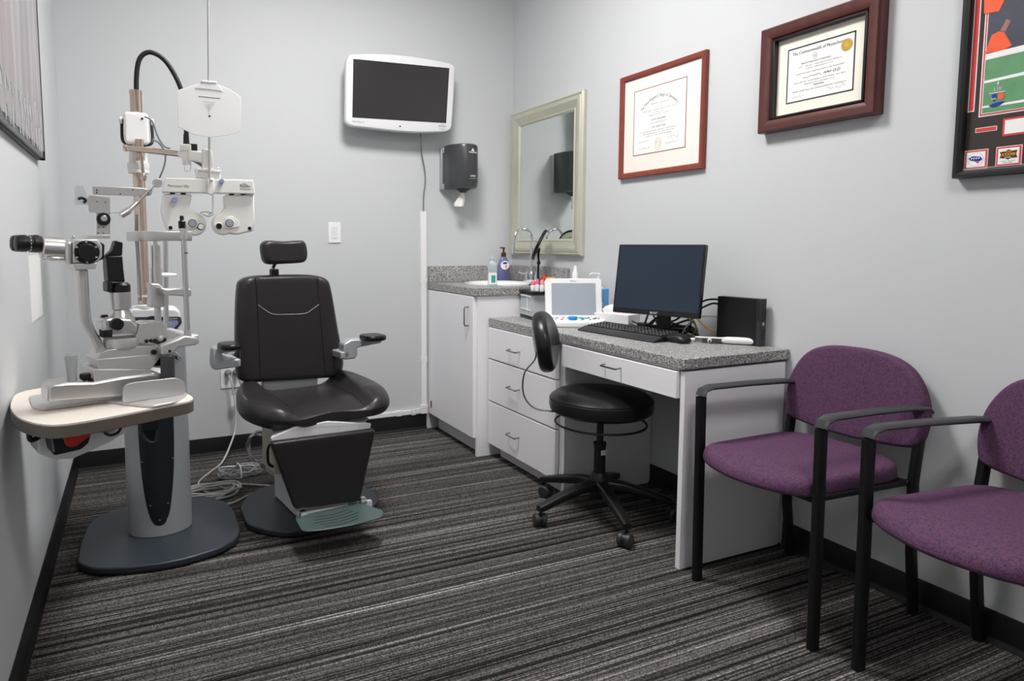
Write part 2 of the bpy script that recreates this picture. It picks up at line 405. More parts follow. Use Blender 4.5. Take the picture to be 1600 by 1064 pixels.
def lines(root, name, m, rows, mt):
    """rows of small lettering: (y, width, height) made of word-length dashes with uneven letters"""
    b = MB()
    for (yy, wd, hh) in rows:
        x = -wd/2
        while x < wd/2:
            l = random.uniform(.5, 1)*hh*.5
            if random.random() > .17:
                b.b2((x, yy-hh*random.choice((.3, .3, .5)), 0), (x+l*.35, yy+hh*random.choice((.3, .3, .55)), .0006), m)
                b.b2((x, yy-hh*.3, 0), (x+l, yy-hh*.12, .0006), m)
            x += l*1.5
    return b.build(name, mt, root, w=True)
def scribble(root, m, x0, y0, wd, hh, mt='ink', r=.0005):
    P = []; n = 16
    for i in range(n+1): P.append(m @ Vector((x0+wd*i/n+random.uniform(-.4, .4)*wd/n, y0+hh*random.uniform(-.5, .6)*(1 if i % 2 else -.6), .0006)))
    return MB().tube(P, r, 4, smooth=4).build('signature', mt, root, w=True)

# diploma (square cherry frame)
t = thing('framed_diploma', 'square cherry wood frame with a cream matted college diploma, right of the mirror', 'picture frame', (0, -1.316, 1.449))
picture_frame(-1.049, -1.584, 1.449, 1.933, .024, .026, 'cherry', t)
wallbox(-1.06, -1.573, 1.46, 1.922, -.002, -.010, 'mat_board', 'matb', t)
d0, d1, e0, e1 = -1.142, -1.475, 1.55, 1.85
b = MB()
for a in ((d0, d1, e1-.003, e1), (d0, d1, e0, e0+.003), (d0, d0-.003, e0, e1), (d1+.003, d1, e0, e1)): b.b2((-.0101, a[0], a[2]), (-.0112, a[1], a[3]))
b.build('mat_edge', 'cherry', t, w=True)
wallbox(d0-.003, d1+.003, e0+.003, e1-.003, -.009, -.0106, 'certificate', 'paper', t)
mm_ = FR((-.0107, (d0+d1)/2, 0))
def arc(R, ang):
    def f(c):
        a = c.x/R; return Vector(((R+c.y)*math.sin(a), (R+c.y)*math.cos(a)-R, c.z))
    return f
text('heading', 'The New England College of Optometry', .021, mm_ @ Matrix.Translation((0, 1.797, 0)), 'ink', t, fn=arc(.15, 0), sx_=.72)
lines(t, 'lettering', mm_, [(1.772, .12, .006), (1.757, .04, .004), (1.744, .22, .006), (1.732, .07, .005), (1.722, .13, .005), (1.686, .11, .004), (1.651, .24, .005), (1.641, .2, .006), (1.631, .17, .005)], 'inkl')
lines(t, 'name_lettering', mm_, [(1.702, .085, .011), (1.668, .08, .011)], 'ink')
for a in ((-.13, 1.61, .07, .012), (-.13, 1.578, .075, .012), (.055, 1.61, .07, .018), (.045, 1.583, .08, .012)): scribble(t, mm_, *a)
b = MB()
for r_ in (.027, .018):
    b.tube([mm_ @ Vector((r_*.8*math.cos(2*PI*i/24), 1.588+r_*math.sin(2*PI*i/24), .0005)) for i in range(24)], .0007, 4, closed=True)
b.tube([mm_ @ Vector((x, z, .0005)) for x, z in ((-.008, 1.598), (.008, 1.598), (.008, 1.585), (0, 1.576), (-.008, 1.585), (-.008, 1.598))], .0007, 4)
b.build('seal', 'gold', t, w=True)

# licence (mahogany frame)
t = thing('framed_licence', 'wide mahogany frame with a state certificate bearing a gold seal', 'picture frame', (0, -2.089, 1.5466))
picture_frame(-1.868, -2.3106, 1.5466, 1.9246, .045, .047, 'mahog', t)
b = MB(); y0, y1, z0, z1 = -1.914, -2.265, 1.592, 1.879
for a in ((y0, y1, z1-.008, z1), (y0, y1, z0, z0+.008), (y0, y0-.009, z0, z1), (y1+.009, y1, z0, z1)): b.b2((-.004, a[0], a[2]), (-.034, a[1], a[3]))
b.build('inner_moulding', 'ebony', t, w=True, bev=.002)
wallbox(-1.90, -2.28, 1.58, 1.89, -.002, -.012, 'mat_board', 'matc', t)
d0, d1, e0, e1 = -1.964, -2.215, 1.64, 1.832
b = MB()
for a in ((d0, d1, e1-.005, e1), (d0, d1, e0, e0+.004), (d0, d0-.004, e0, e1), (d1+.004, d1, e0, e1)): b.b2((-.0121, a[0], a[2]), (-.0132, a[1], a[3]))
b.build('mat_edge', 'dark', t, w=True)
wallbox(d0-.003, d1+.003, e0+.003, e1-.003, -.011, -.0125, 'certificate', 'paper', t)
mm_ = FR((-.0127, (d0+d1)/2, 0))
text('heading', 'The Commonwealth of Massachusetts', .0155, mm_ @ Matrix.Translation((-.003, 1.805, 0)), 'inkd', t, sx_=.86)
text('heading', 'Board of Registration in Optometry', .0075, mm_ @ Matrix.Translation((-.015, 1.768, 0)), 'ink', t)
lines(t, 'lettering', mm_, [(1.759, .16, .0045), (1.75, .1, .0045), (1.736, .18, .0045), (1.706, .19, .0045), (1.697, .11, .004), (1.676, .2, .005), ], 'inkl')
text('lettering', 'Optometry', .0085, mm_ @ Matrix.Translation((0, 1.686, 0)), 'inkd', t)
scribble(t, mm_, -.06, 1.72, .07, .009, 'inkd', .0006); scribble(t, mm_, .015, 1.721, .03, .009, 'inkd', .0006)
text('lettering', 'O.D.', .014, mm_ @ Matrix.Translation((.064, 1.716, 0)), 'inkd', t, shear=.3)
scribble(t, mm_, -.105, 1.657, .05, .01, 'inkl', .0004); scribble(t, mm_, .03, 1.663, .07, .014, 'inkl', .0004)
b = MB(); b.prism([(.0195*(1+.06*math.cos(i*PI))*math.cos(2*PI*i/48), .0195*(1+.06*math.cos(i*PI))*math.sin(2*PI*i/48)) for i in range(48)], 0, .0012, mm_ @ Matrix.Translation((.096, 1.793, 0)))
s_ = b.build('gold_seal', 'gold', t, w=True)
b = MB()
for r_ in (.016, .011): b.tube([mm_ @ Vector((.096+r_*math.cos(2*PI*i/24), 1.793+r_*math.sin(2*PI*i/24), .0013)) for i in range(24)], .0005, 4, closed=True)
b.tube([mm_ @ Vector((-.018+.008*math.cos(2*PI*i/16), 1.787+.0105*math.sin(2*PI*i/16), .0004)) for i in range(16)], .0006, 4, closed=True)
b.tube([mm_ @ Vector((-.018+.005*math.cos(2*PI*i/5*2), 1.787+.006*math.sin(2*PI*i/5*2), .0004)) for i in range(5)], .0004, 4, closed=True)
b.build('crest', 'ink', t, w=True)

# football memorabilia frame
t = thing('framed_sports_photo', 'black framed football photo collage with red mats at the right edge', 'picture frame', (0, -2.85, 1.32))
y0, y1, z0, z1 = -2.536, -3.14, 1.322, 2.30
picture_frame(y0, y1, z0, z1, .035, .02, 'black', t)
wallbox(y0-.015, y1+.015, z0+.015, z1-.015, -.002, -.012, 'mat_board', 'charm', t)
b = MB()
for a in (.0, .0045): b.b2((-.016-a*.4, y0-.018, z0+.019+a), (-.018-a*.4, y1+.018, z0+.021+a))
b.build('frame_lip', 'silver', t, w=True)
X3 = -.012
def f3(u, v): p = at(u, v, x=X3); return p
def matpiece(ua, va, ub, vb, name, mt, dx=.001, border=None, root=t):
    a, c_ = f3(ua, va), f3(ub, vb); ya, za, yb, zb = a.y, a.z, c_.y, c_.z
    if border:
        o = MB().b2((X3, ya+border, za+border), (X3-dx*.6, yb-border, zb-border)).build('mat_border', 'paper', root, w=True)
    return MB().b2((X3, ya, za), (X3-dx, yb, zb)).build(name, mt, root, w=True), (ya, za, yb, zb)
zt = 2.25
def rect3(y0_, z0_, y1_, z1_, name, mt, lvl): return MB().b2((X3, y0_, z0_), (X3-.0007*lvl, y1_, z1_)).build(name, mt, t, w=True)
p = f3(1512, 176); rect3(p.y, p.z, p.y-.0165, zt, 'mat_border', 'paper', 1); rect3(p.y-.0025, p.z+.003, p.y-.014, zt-.003, 'mat_strip', 'redm', 2)
p = f3(1529, 183); PY, PZ = p.y, p.z
rect3(PY+.0, PZ-.001, y1+.06, zt, 'mat_border', 'paper', 1); rect3(PY-.003, PZ+.002, y1+.063, zt-.003, 'mat_border', 'redm', 2)
rect3(PY-.007, PZ+.006, y1+.067, zt-.007, 'mat_border', 'paper', 3); ph = rect3(PY-.009, PZ+.008, y1+.069, zt-.009, 'photo_print', 'grass', 4)
def print_poly(pts, name, mt, lvl):
    return MB().slab([(X3-.0028, q.y, q.z) for q in pts], (-.0004*lvl, 0, 0)).build(name, mt, ph, w=True)
YR = y1+.07; PL = PY-.010
V3 = lambda y, z: Vector((X3, y, z))
def strip(v0, v1, w0, w1, name, mt, lvl, top=None):
    """band across the print from its left edge through two measured heights"""
    a0, a1, b0, b1 = f3(1538, v0), f3(1598, v1), f3(1538, w0), f3(1598, w1)
    ex = lambda p_, q_, y: p_.z+(q_.z-p_.z)*(y-p_.y)/(q_.y-p_.y)
    lo = [V3(PL, ex(b0, b1, PL)), V3(YR, ex(b0, b1, YR))]
    hi = [V3(YR, ex(a0, a1, YR)), V3(PL, ex(a0, a1, PL))] if top is None else [V3(YR, top), V3(PL, top)]
    return print_poly(lo+hi, name, mt, lvl)
strip(0, 0, 88, 72, 'crowd_area', 'bluegrey', 1, top=zt-.011)
strip(86, 71, 95, 81, 'yard_line', 'paper', 2)
strip(127, 113, 131, 118, 'yard_line', 'paper', 2)
strip(166, 156, 169, 160, 'yard_line', 'paper', 2)
pts = [f3(u, v) for u, v in ((1540, 84), (1551, 55), (1562, 49), (1570, 50), (1582, 71), (1570, 78))]
print_poly([V3(q.y, q.z) for q in pts], 'player_uniform', 'orangep', 3)
pts = [f3(u, v) for u, v in ((1539, 22), (1562, 18), (1573, -4), (1575, -40), (1539, -40))]
print_poly([V3(q.y, q.z) for q in pts], 'player_uniform', 'orangep', 3)
pts = [f3(u, v) for u, v in ((1564, 48), (1574, 30), (1581, 33), (1572, 50))]
print_poly([V3(q.y, q.z) for q in pts], 'player_arm', 'fleshp', 3)
q = f3(1560, 142); mq = FR((X3-.0034, q.y, 0)) @ Matrix.Translation((0, q.z, 0))
text('emblem_lettering', 'LIII', .016, mq, 'silvert', ph); 
b = MB(); b.prism([(0, .026), (.004, .022), (.001, .014), (-.003, .02)], 0, .0008, mq); b.b2((-.02, -.006, 0), (.018, -.003, .0008), mq)
b.build('emblem', 'silvert', ph, w=True)
b = MB(); b.prism([(-.012, -.008), (-.002, -.008), (-.002, -.022), (-.007, -.028), (-.012, -.022)], 0, .0008, mq); b.build('shield_emblem', 'bluec', ph, w=True)
text('emblem_lettering', 'NFL', .007, mq @ Matrix.Translation((-.007, -.023, .001)), 'paper', ph)
b = MB(); b.prism(rrect(.013, .017, .005, 4, .009, -.016), 0, .0008, mq); b.build('round_emblem', 'orangep', ph, w=True)
b = MB(); b.prism([(-.02, -.037), (-.005, -.032), (.012, -.03), (.02, -.033), (.008, -.04), (-.01, -.043)], 0, .0008, mq); b.build('streak_emblem', 'bluec', ph, w=True)
# small matted pieces
q = f3(1524, 208); rect3(q.y, q.z, q.y-.052, q.z+.013, 'mat_border', 'paper', 1); rect3(q.y-.0015, q.z+.0015, q.y-.0505, q.z+.0115, 'mat_strip', 'redm', 2)
q = f3(1566, 213); rect3(q.y, q.z, y1+.06, q.z+.047, 'mat_border', 'redm', 1); rect3(q.y-.005, q.z+.005, y1+.065, q.z+.042, 'name_card', 'paper', 2)
for (u, v, wd) in ((1506, 266, .058), (1555, 261, .06)):
    q = f3(u, v); rect3(q.y, q.z, q.y-wd, q.z+.054, 'mat_border', 'paper', 1); rect3(q.y-.0015, q.z+.0015, q.y-wd+.0015, q.z+.0525, 'mat_border', 'redm', 2)
    cd = rect3(q.y-.006, q.z+.006, q.y-wd+.006, q.z+.048, 'logo_card', 'paper', 3); mc = FR((X3-.0022, q.y-wd/2, q.z+.027))
    if u < 1530:
        b = MB(); b.tube([mc @ Vector((.0195*math.cos(2*PI*i/28), .0185*math.sin(2*PI*i/28), 0)) for i in range(28)], .0003, 4, closed=True); b.build('ring', 'ink', cd, w=True)
        b = MB(); b.prism([(-.018, .004), (-.008, .010), (.012, .007), (.017, -.002), (.008, -.006), (-.012, -.002)], 0, .0008, mc); b.build('emblem', 'bluec', cd, w=True)
        b = MB()
        for i in range(4): b.prism([(-.012+i*.006, .002), (-.009+i*.006, .006), (-.007+i*.006, .005), (-.010+i*.006, .0005)], .0008, .0012, mc)
        b.build('stripe', 'paper', cd, w=True)
        b = MB(); b.prism([(-.006, -.004), (.010, -.007), (.006, -.012), (.002, -.008)], 0, .0008, mc); b.build('emblem_tail', 'redm', cd, w=True)
    else:
        b = MB(); b.prism([(-.02, .012), (-.008, .013), (0, .017), (.009, .013), (.02, .014), (.017, .004), (.021, -.006), (.006, -.006), (0, -.010), (-.007, -.006), (-.02, -.004), (-.017, .004)], 0, .0008, mc); b.build('emblem', 'brown', cd, w=True)
        text('emblem_lettering', 'SUPER', .0055, mc @ Matrix.Translation((0, .0098, .001)), 'yell', cd)
        text('emblem_lettering', 'XXXVIII', .0115, mc @ Matrix.Translation((0, .0003, .001)), 'yell', cd, sx_=.8)
        text('emblem_lettering', 'BOWL', .0052, mc @ Matrix.Translation((0, -.0055, .001)), 'paper', cd)
        lines(cd, 'lettering', mc, [(-.0135, .032, .002), (-.0175, .02, .002)], 'ink')

# canvas on the left wall
t = thing('framed_wall_poster', 'large grey and pink streaked poster in a thin black frame on the left wall', 'picture', (-W, -1.8, 1.45))
ya, yb = -.86, -3.2; za, zb = 1.445, 2.4
MB().b2((-W, ya-.006, za+.006), (-W+.022, yb, zb)).build('panel', 'smoke', t, w=True)
b = MB(); b.b2((-W, ya, za), (-W+.026, ya-.007, zb)).b2((-W, ya, za), (-W+.012, yb, za+.006)).b2((-W, yb, za), (-W+.026, yb-.007, zb)).b2((-W, ya, zb), (-W+.026, yb, zb+.006)); b.build('frame', 'black', t, w=True)
pr = MB().b2((-W+.022, ya-.012, za+.03), (-W+.024, yb+.01, zb-.01)).build('print', 'art', t, w=True)
ml = FL((-W+.0245, ya-.015, za+.05))
for yy, hh in ((.045, .075), (-.035, .085)):
    b = MB(); x = -.03; rnd = random.Random(int(hh*1000))
    while x > -1.6:
        wd = rnd.uniform(.03, .055); h2 = hh*rnd.uniform(.55, 1)
        b.tube([ml @ Vector(p) for p in ((x-wd, yy, 0), (x-wd, yy+h2, 0), (x-wd*.3, yy+h2*rnd.uniform(.4, .9), 0), (x, yy+h2*rnd.uniform(0, .3), 0))], .0018, 5, smooth=3)
        x -= wd+rnd.choice((.022, .022, .07))
    b.build('lettering', 'silvert', pr, w=True)
# sheet on left wall
o = MB().b2((-W, -.955, .885), (-W+.003, -1.23, 1.10)).build('notice_sheet', 'paper', w=True, loc=(-W, -1.09, .885))
tag(o, 'blank white sheet fixed to the left wall behind the eyepieces', 'notice')

# ================================================================= MIRROR
t = thing('wall_mirror', 'rectangular wall mirror in a champagne silver moulded frame above the sink', 'mirror', (0, -.4, 1.068))
y0, y1, z0, z1 = -.022, -.763, 1.068, 1.940; cy, cz = (y0+y1)/2, (z0+z1)/2
rings = []
for a, h_ in [(0, .001), (0, .020), (.010, .030), (.018, .026), (.024, .031), (.040, .033), (.068, .022), (.078, .018), (.084, .022), (.09, .016), (.094, .012), (.094, .001), (0, .001)]:
    rings.append([(-h_, cy+sy_*(abs(y1-y0)/2-a), cz+sz*((z1-z0)/2-a)) for sy_, sz in ((-1, -1), (1, -1), (1, 1), (-1, 1))])
MB().grid(rings, cap=(False, False)).build('frame', 'champ', t, w=True, ang=25)
MB().b2((-.002, y0-.08, z0+.08), (-.012, y1+.08, z1-.08)).build('mirror_glass', 'mirror', t, w=True)

# ================================================================= WALL SCREEN
t = thing('wall_display', 'white framed flat acuity screen mounted high on the far wall', 'screen', (-.81, 0, 1.74))
YT = -.13
cs = [(541, 95), (546, 84.5), (600, 83), (655, 89), (704, 98.5), (711.5, 103), (710, 150), (706.5, 199), (701, 206), (650, 207.5), (600, 203), (546, 196.5), (540, 190)]
P3 = [at(u, v, y=YT) for u, v in cs]; out = roundpoly([(p.x, p.z) for p in P3], [.02, .012, .2, .2, .03, .012, .2, .012, .03, .2, .2, .03, .012], 4)
mT = axes((0, YT+.045, 0), (1, 0, 0), (0, 0, 1), (0, -1, 0))
MB().pad(out, .045, .012, mT, steps=4, inner=3).build('casing', 'shell', t, w=True)
q = [at(*c_, y=YT) for c_ in ((552, 92), (702, 106.5), (697, 192.5), (550.5, 183.5))]
MB().slab(q, (0, -.0012, 0)).build('screen', 'screen', t, w=True)
p = at(625, 197.5, y=YT); MB().lathe([(.0045, 0), (.0045, .002), (.002, .003)], (p.x, YT, p.z), (0, -1, 0), 16).build('indicator', 'black', t, w=True)
p = at(549.5, 190.5, y=YT); text('lettering', 'ClearChart 4', .0135, FB((p.x, YT-.0002, p.z)) @ Matrix.Rotation(-.02, 4, 'Z'), 'ink', t, align='LEFT')
p = at(691, 198.5, y=YT); text('lettering', 'Reichert', .0135, FB((p.x, YT-.0002, p.z)), 'ink', t); p = at(691, 202, y=YT); text('lettering', 'TECHNOLOGIES', .005, FB((p.x, YT-.0002, p.z)), 'ink', t)
MB().tube([at(687, 196.5, y=YT-.0004), at(691, 194.5, y=YT-.0004), at(695, 196.8, y=YT-.0004)], .0006, 4, smooth=4).build('logo_arc', 'ink', t, w=True)
MB().b2((-.93, 0, 1.85), (-.69, -.04, 2.07)).b2((-.86, -.04, 1.9), (-.76, YT+.046, 2.02)).build('wall_bracket', 'dark', t, w=True, bev=.004)
o = MB().tube([at(657, 206, y=-.09), at(658, 225, y=-.07), at(659, 240, y=-.03), at(663.5, 265, y=-.012), at(664.5, 285, y=-.008), at(662, 305, y=-.01), at(661.5, 332, y=-.012)], .0042, 8, smooth=6).build('power_cable', 'cable', w=True, loc=(-.62, 0, 1.33))
tag(o, 'thin grey cable hanging from the wall screen down to the white conduit', 'cable')

# ================================================================= CONDUIT, SWITCH, OUTLET
t = thing('cable_conduit', 'white plastic cable raceway down the far wall and along the baseboard', 'conduit', (-.62, 0, .1))
MB().b2((-.638, 0, .135), (-.602, -.016, 1.33)).build('channel', 'white', t, w=True, bev=.002)
MB().b2((-1.36, 0, .102), (-.602, -.018, .128)).build('channel', 'white', t, w=True, bev=.002)
for z in (.42, .90): MB().b2((-.641, 0, z), (-.599, -.0175, z+.03)).build('coupling', 'white', t, w=True, bev=.001)
MB().b2((-.642, 0, .098), (-.598, -.02, .155)).build('corner_piece', 'white', t, w=True, bev=.002)
MB().b2((-.80, 0, .098), (-.77, -.021, .132)).build('coupling', 'white', t, w=True, bev=.002)
t = thing('light_switch', 'white rocker light switch on the far wall right of the headrest', 'light switch', (-1.165, 0, 1.2))
MB().prism(rrect(.072, .115, .004), 0, .006, FB((-1.165, 0, 1.2))).build('cover_plate', 'white', t, w=True, bev=.0015)
MB().prism(rrect(.033, .067, .002), .005, .0085, FB((-1.165, 0, 1.2))).build('rocker', 'shell', t, w=True, bev=.001)
t = thing('wall_outlet', 'white double wall outlet behind the left armrest of the exam chair', 'outlet', (-1.755, 0, .42))
MB().prism(rrect(.105, .112, .004), 0, .006, FB((-1.755, 0, .415))).build('cover_plate', 'white', t, w=True, bev=.0015)
b = MB()
for dx in (-.025, .025):
    for dz in (-.02, .02): b.prism(rrect(.028, .03, .012, 4, dx, dz), .005, .0075, FB((-1.755, 0, .415)))
b.build('socket', 'shell', t, w=True)
fl = .006
def plug(x, z, nm, lb, path, mt='cablew', r=.0048):
    t_ = thing('plug_cable', lb, 'power cord', (x, 0, z), 0, 'power cords behind the exam chair')
    MB().lathe([(.017, 0), (.018, .012), (.012, .022), (.007, .034)], (x, -.008, z), (0, -1, -.15), 16).build('plug', 'cable', t_, w=True)
    MB().tube(path, r, 6, smooth=7).build('cord', mt, t_, w=True); return t_
plug(-1.77, .445, '', 'pale cord from the left socket with a paper tag hanging straight down', [(-1.77, -.04, .437), (-1.755, -.05, .38), (-1.745, -.05, .29), (-1.74, -.06, .2), (-1.76, -.1, .12), (-1.83, -.2, .02), (-1.9, -.3, fl), (-1.97, -.45, fl), (-1.93, -.6, fl), (-1.82, -.56, fl)])
plug(-1.728, .445, '', 'dark cord from the right socket running down to the exam chair', [(-1.728, -.04, .437), (-1.70, -.1, .36), (-1.66, -.2, .3), (-1.62, -.3, .2), (-1.6, -.42, .06), (-1.6, -.5, fl)], 'cable')
MB().b2((-1.762, -.052, .27), (-1.73, -.048, .325)).build('paper_tag', 'paper', bpy.data.objects['plug_cable'], w=True)
def coil(cx, cy, rx, ry, n, seed, zt_=.03):
    rnd = random.Random(seed); P = []
    for i in range(n*8):
        a = 2*PI*i/8; k_ = rnd.uniform(.75, 1.1); P.append((cx+rx*k_*math.cos(a)+rnd.uniform(-.01, .01), cy+ry*k_*math.sin(a), .006+rnd.random()*zt_))
    return P
o = MB().tube(coil(-1.92, -.62, .12, .07, 6, 3)+[(-1.80, -.55, .01), (-1.70, -.6, .008), (-1.62, -.66, .008)], .0042, 6, smooth=4).build('cable_coil', 'cablew', w=True, loc=(-1.92, -.62, 0))
tag(o, 'loose coil of pale cable on the carpet beside the instrument stand', 'cable', 'coils of cable on the carpet')
t = thing('cable_coil', 'tied bundle of pale blue-grey cable on the carpet nearer the wall', 'cable', (-1.78, -.42, 0), 0, 'coils of cable on the carpet')
MB().tube(coil(-1.78, -.42, .10, .05, 7, 5, .045), .0032, 6, smooth=4).build('cable', 'silver', t, w=True)
MB().tube([(-1.78+.0, -.36, .01), (-1.78, -.37, .055), (-1.775, -.46, .06), (-1.775, -.48, .012)], .003, 6, smooth=4).build('tie', 'white', t, w=True)
P_ = []
rnd = random.Random(9)
for i in range(40):
    a = 2*PI*i/8; k_ = rnd.uniform(.8, 1.1); P_.append((-1.66+.06*k_*math.cos(a), -.30+rnd.uniform(-.03, .03), .10+.085*k_*math.sin(a)))
P_ += [(-1.65, -.45, .03), (-1.62, -.55, .02)]
o = MB().tube(P_, .0045, 6, smooth=4).build('cable_coil', 'cable', w=True, loc=(-1.66, -.3, 0)); tag(o, 'upright coil of grey cable leaning behind the exam chair pillar', 'cable', 'coils of cable on the carpet')
o = MB().tube([(-1.95, -.78, fl), (-1.85, -.76, fl), (-1.75, -.68, fl), (-1.62, -.64, fl)], .005, 6, smooth=6).build('floor_cable', 'cablew', w=True, loc=(-1.8, -.7, 0)); tag(o, 'single pale cable on the carpet running from the stand base to the chair base', 'cable')

# ================================================================= TOWEL DISPENSER
t = thing('towel_dispenser', 'smoky grey centre-pull paper towel dispenser on the far wall by the mirror', 'towel dispenser', (-.42, 0, 1.46))
xl, xr, zb, zt_ = -.500, -.318, 1.462, 1.715
MB().b2((xl-.010, 0, zb-.005), (xr+.012, -.03, zt_-.01)).build('back_plate', 'silver', t, w=True, bev=.004)
cx = (xl+xr)/2; hw = (xr-xl)/2
out = [(-hw, 0)]+[(-hw*math.cos(PI*i/20), -.10-.115*math.sin(PI*i/20)) for i in range(21)]+[(hw, 0)]
out = [(a, min(b_, -.02)) for a, b_ in out]
mD = Matrix.Translation((cx, 0, zb))
b = MB(); rings = []
for z, k_ in ((0, .9), (.008, .97), (.03, 1), (.235, 1), (.248, .98), (.253, .93)): rings.append([mD @ Vector((x*k_, y*k_, z)) for x, y in out])
b.grid(rings).build('cover', 'smoke', t, w=True)
b = MB(); b.b2((xl-.006, -.026, zb-.002), (xl+.003, -.05, zb+.03)).b2((xl-.006, -.026, zt_-.04), (xl+.003, -.05, zt_-.008)).build('hinge', 'silver', t, w=True, bev=.002)
MB().lathe([(.048, .0), (.04, -.01), (.02, -.022), (.016, -.028)], (cx+.005, -.11, zb+.004)).build('nozzle', 'dark', t, w=True)
b = MB(); rings = []
for i, (z, a_, x0) in enumerate(((0, .012, 0), (-.02, .016, -.003), (-.045, .024, -.01), (-.07, .03, -.017), (-.085, .028, -.02))):
    rings.append([(cx+x0+a_*math.cos(2*PI*k_/14)*(1+.25*math.cos(3*2*PI*k_/14+i)), -.11+.5*a_*math.sin(2*PI*k_/14)*(1+.3*math.sin(4*2*PI*k_/14)), zb-.02+z) for k_ in range(14)])
o = b.grid(rings).build('paper_towel', 'paper', w=True, loc=(cx, -.11, zb-.1)); tag(o, 'crumpled white paper towel end hanging from the dispenser nozzle', 'paper towel')
# printed marks wrap round the cover: placed on its curved front
def dsp(ax, z): a = ax; return Vector((cx-hw*math.cos(a), -.10-.115*math.sin(a)-.0008, zb+z))
ang = 1.75; nrm_ = Vector((-math.cos(ang)/hw, -math.sin(ang)/.115, 0)).normalized(); xd = Vector((-nrm_.y, nrm_.x, 0))
o_ = dsp(ang, 0); mD2 = axes(o_+nrm_*.0008, xd, (0, 0, 1), nrm_)
text('lettering', 'Georgia-Pacific', .0115, mD2 @ Matrix.Translation((.0, .198, 0)), 'paper', t, sx_=.85, ext=.001)
b = MB(); b.prism([(-.014, .208), (.014, .208), (.006, .216), (0, .226), (-.006, .216)], -.001, .0012, mD2); b.build('logo', 'paper', t, w=True)
text('lettering', 'SofPull', .014, mD2 @ Matrix.Translation((.0, .062, 0)), 'paper', t, ext=.001)
lines(t, 'lettering', mD2, [(.052, .055, .004)], 'paper')
b = MB(); b.tube([mD2 @ Vector(p) for p in ((-.03, .05, 0), (-.028, .035, 0), (.028, .035, 0), (.03, .05, 0))], .0008, 4); b.tube([mD2 @ Vector(p) for p in ((-.02, .224, 0), (-.02, .237, 0), (.022, .237, 0), (.022, .215, 0))], .0008, 4); b.build('latch_outline', 'black', t, w=True)

# ================================================================= SINK CABINET AND WORKTOP
D, L1, Dd, L2 = .588, .633, .512, 2.016
t = thing('sink_cabinet', 'tall white laminate sink base cabinet in the corner with one door', 'cabinet', (-.29, -.3, 0))
MB().b2((-.568, -.004, .092), (-.004, -.600, .77)).b2((-.568, -.004, .77), (-.50, -.600, .862)).b2((-.525, -.02, 0), (-.02, -.59, .092)).build('body', 'lam_dull', t, w=True)
MB().prism([(-.572, .095), (-.572, .862), (-.004, .862), (-.004, .0), (-.538, 0), (-.538, .0), (-.572, 0)][0:1]+[(-.572, .862), (-.004, .862), (-.004, 0), (-.572, 0)], 0, .02, axes((0, -.602, 0), (1, 0, 0), (0, 0, 1), (0, -1, 0))).build('end_panel', 'lam', t, w=True)
dr = MB().b2((-.570, -.012, .1), (-.590, -.605, .858)).build('door', 'lam', t, w=True, bev=.0015)
b = MB(); p0, p1 = (-.590, -.555, .80), (-.590, -.555, .70)
b.tube([p0, (-.612, -.555, .80), (-.617, -.555, .79), (-.617, -.555, .71), (-.612, -.555, .70), p1], .004, 8).build('handle', 'chromed', dr, w=True)
wt = thing('sink_worktop', 'speckled grey laminate worktop with backsplash around the white sink', 'worktop', (-.29, -.3, .862))
top = MB()
# slab with an oval sink opening
cxs, cys, rx, ry = -.275, -.315, .185, .205; n = 48
ell = [(cxs+rx*math.cos(2*PI*i/n), cys+ry*math.sin(2*PI*i/n)) for i in range(n)]
def border(a):
    dx, dy = math.cos(a), math.sin(a); ts = []
    if dx > 1e-6: ts.append((-.002-cxs)/dx)
    if dx < -1e-6: ts.append((-D-cxs)/dx)
    if dy > 1e-6: ts.append((-.002-cys)/dy)
    if dy < -1e-6: ts.append((-L1-cys)/dy)
    k_ = min(x for x in ts if x > 0); return (cxs+dx*k_, cys+dy*k_)
angs = sorted(set([2*PI*i/n for i in range(n)]+[math.atan2(y-cys, x-cxs) % (2*PI) for x in (-.002, -D) for y in (-.002, -L1)]))
inn = [(cxs+rx*math.cos(a), cys+ry*math.sin(a)) for a in angs]; outr = [border(a) for a in angs]
top.grid([[(x, y, z) for x, y in l] for l, z in ((inn, .864), (outr, .864), (outr, .902), (inn, .902), (inn, .864))], cap=(False, False))
top.build('top', 'speck', wt, w=True, bev=0)
MB().b2((-D, -.002, .903), (-.002, -.018, 1.0)).b2((-.018, -.018, .903), (-.002, -L1, 1.0)).build('backsplash', 'speck', wt, w=True, bev=.002)
b = MB()
rings = [[(cxs+(rx*k_)*math.cos(a), cys+(ry*k_)*math.sin(a), z) for a in [2*PI*i/40 for i in range(40)]] for k_, z in ((1.07, .9025), (1.06, .909), (1.0, .911), (.93, .905), (.88, .88), (.75, .82), (.5, .795), (.12, .79))]
sk = b.grid(rings, cap=(False, True)).build('sink_basin', 'porcelain', w=True, loc=(cxs, cys, .79)); tag(sk, 'oval white porcelain sink basin set in the speckled worktop', 'sink')
sm = sk.modifiers.new('thickness', 'SOLIDIFY'); sm.thickness = .004; sm.offset = -1
t = thing('faucet', 'chrome gooseneck faucet with two lever handles behind the sink', 'faucet', (-.055, -.20, .902))
fx = -.062; fy = -.335
MB().prism(rrect(.045, .14, .015, 5, fx, fy), .9025, .925).build('base_plate', 'chrome', t, w=True, bev=.003)
MB().lathe([(.013, 0), (.013, .04), (.0095, .045)], (fx, fy, .925)).build('collar', 'chrome', t, w=True)
pa = [(fx, fy, .96), (fx, fy, 1.15)]+[(fx-.06+.06*math.cos(a), fy, 1.165+.055*math.sin(a)) for a in [PI*i/8 for i in range(0, 9)]]+[(fx-.128, fy, 1.075)]
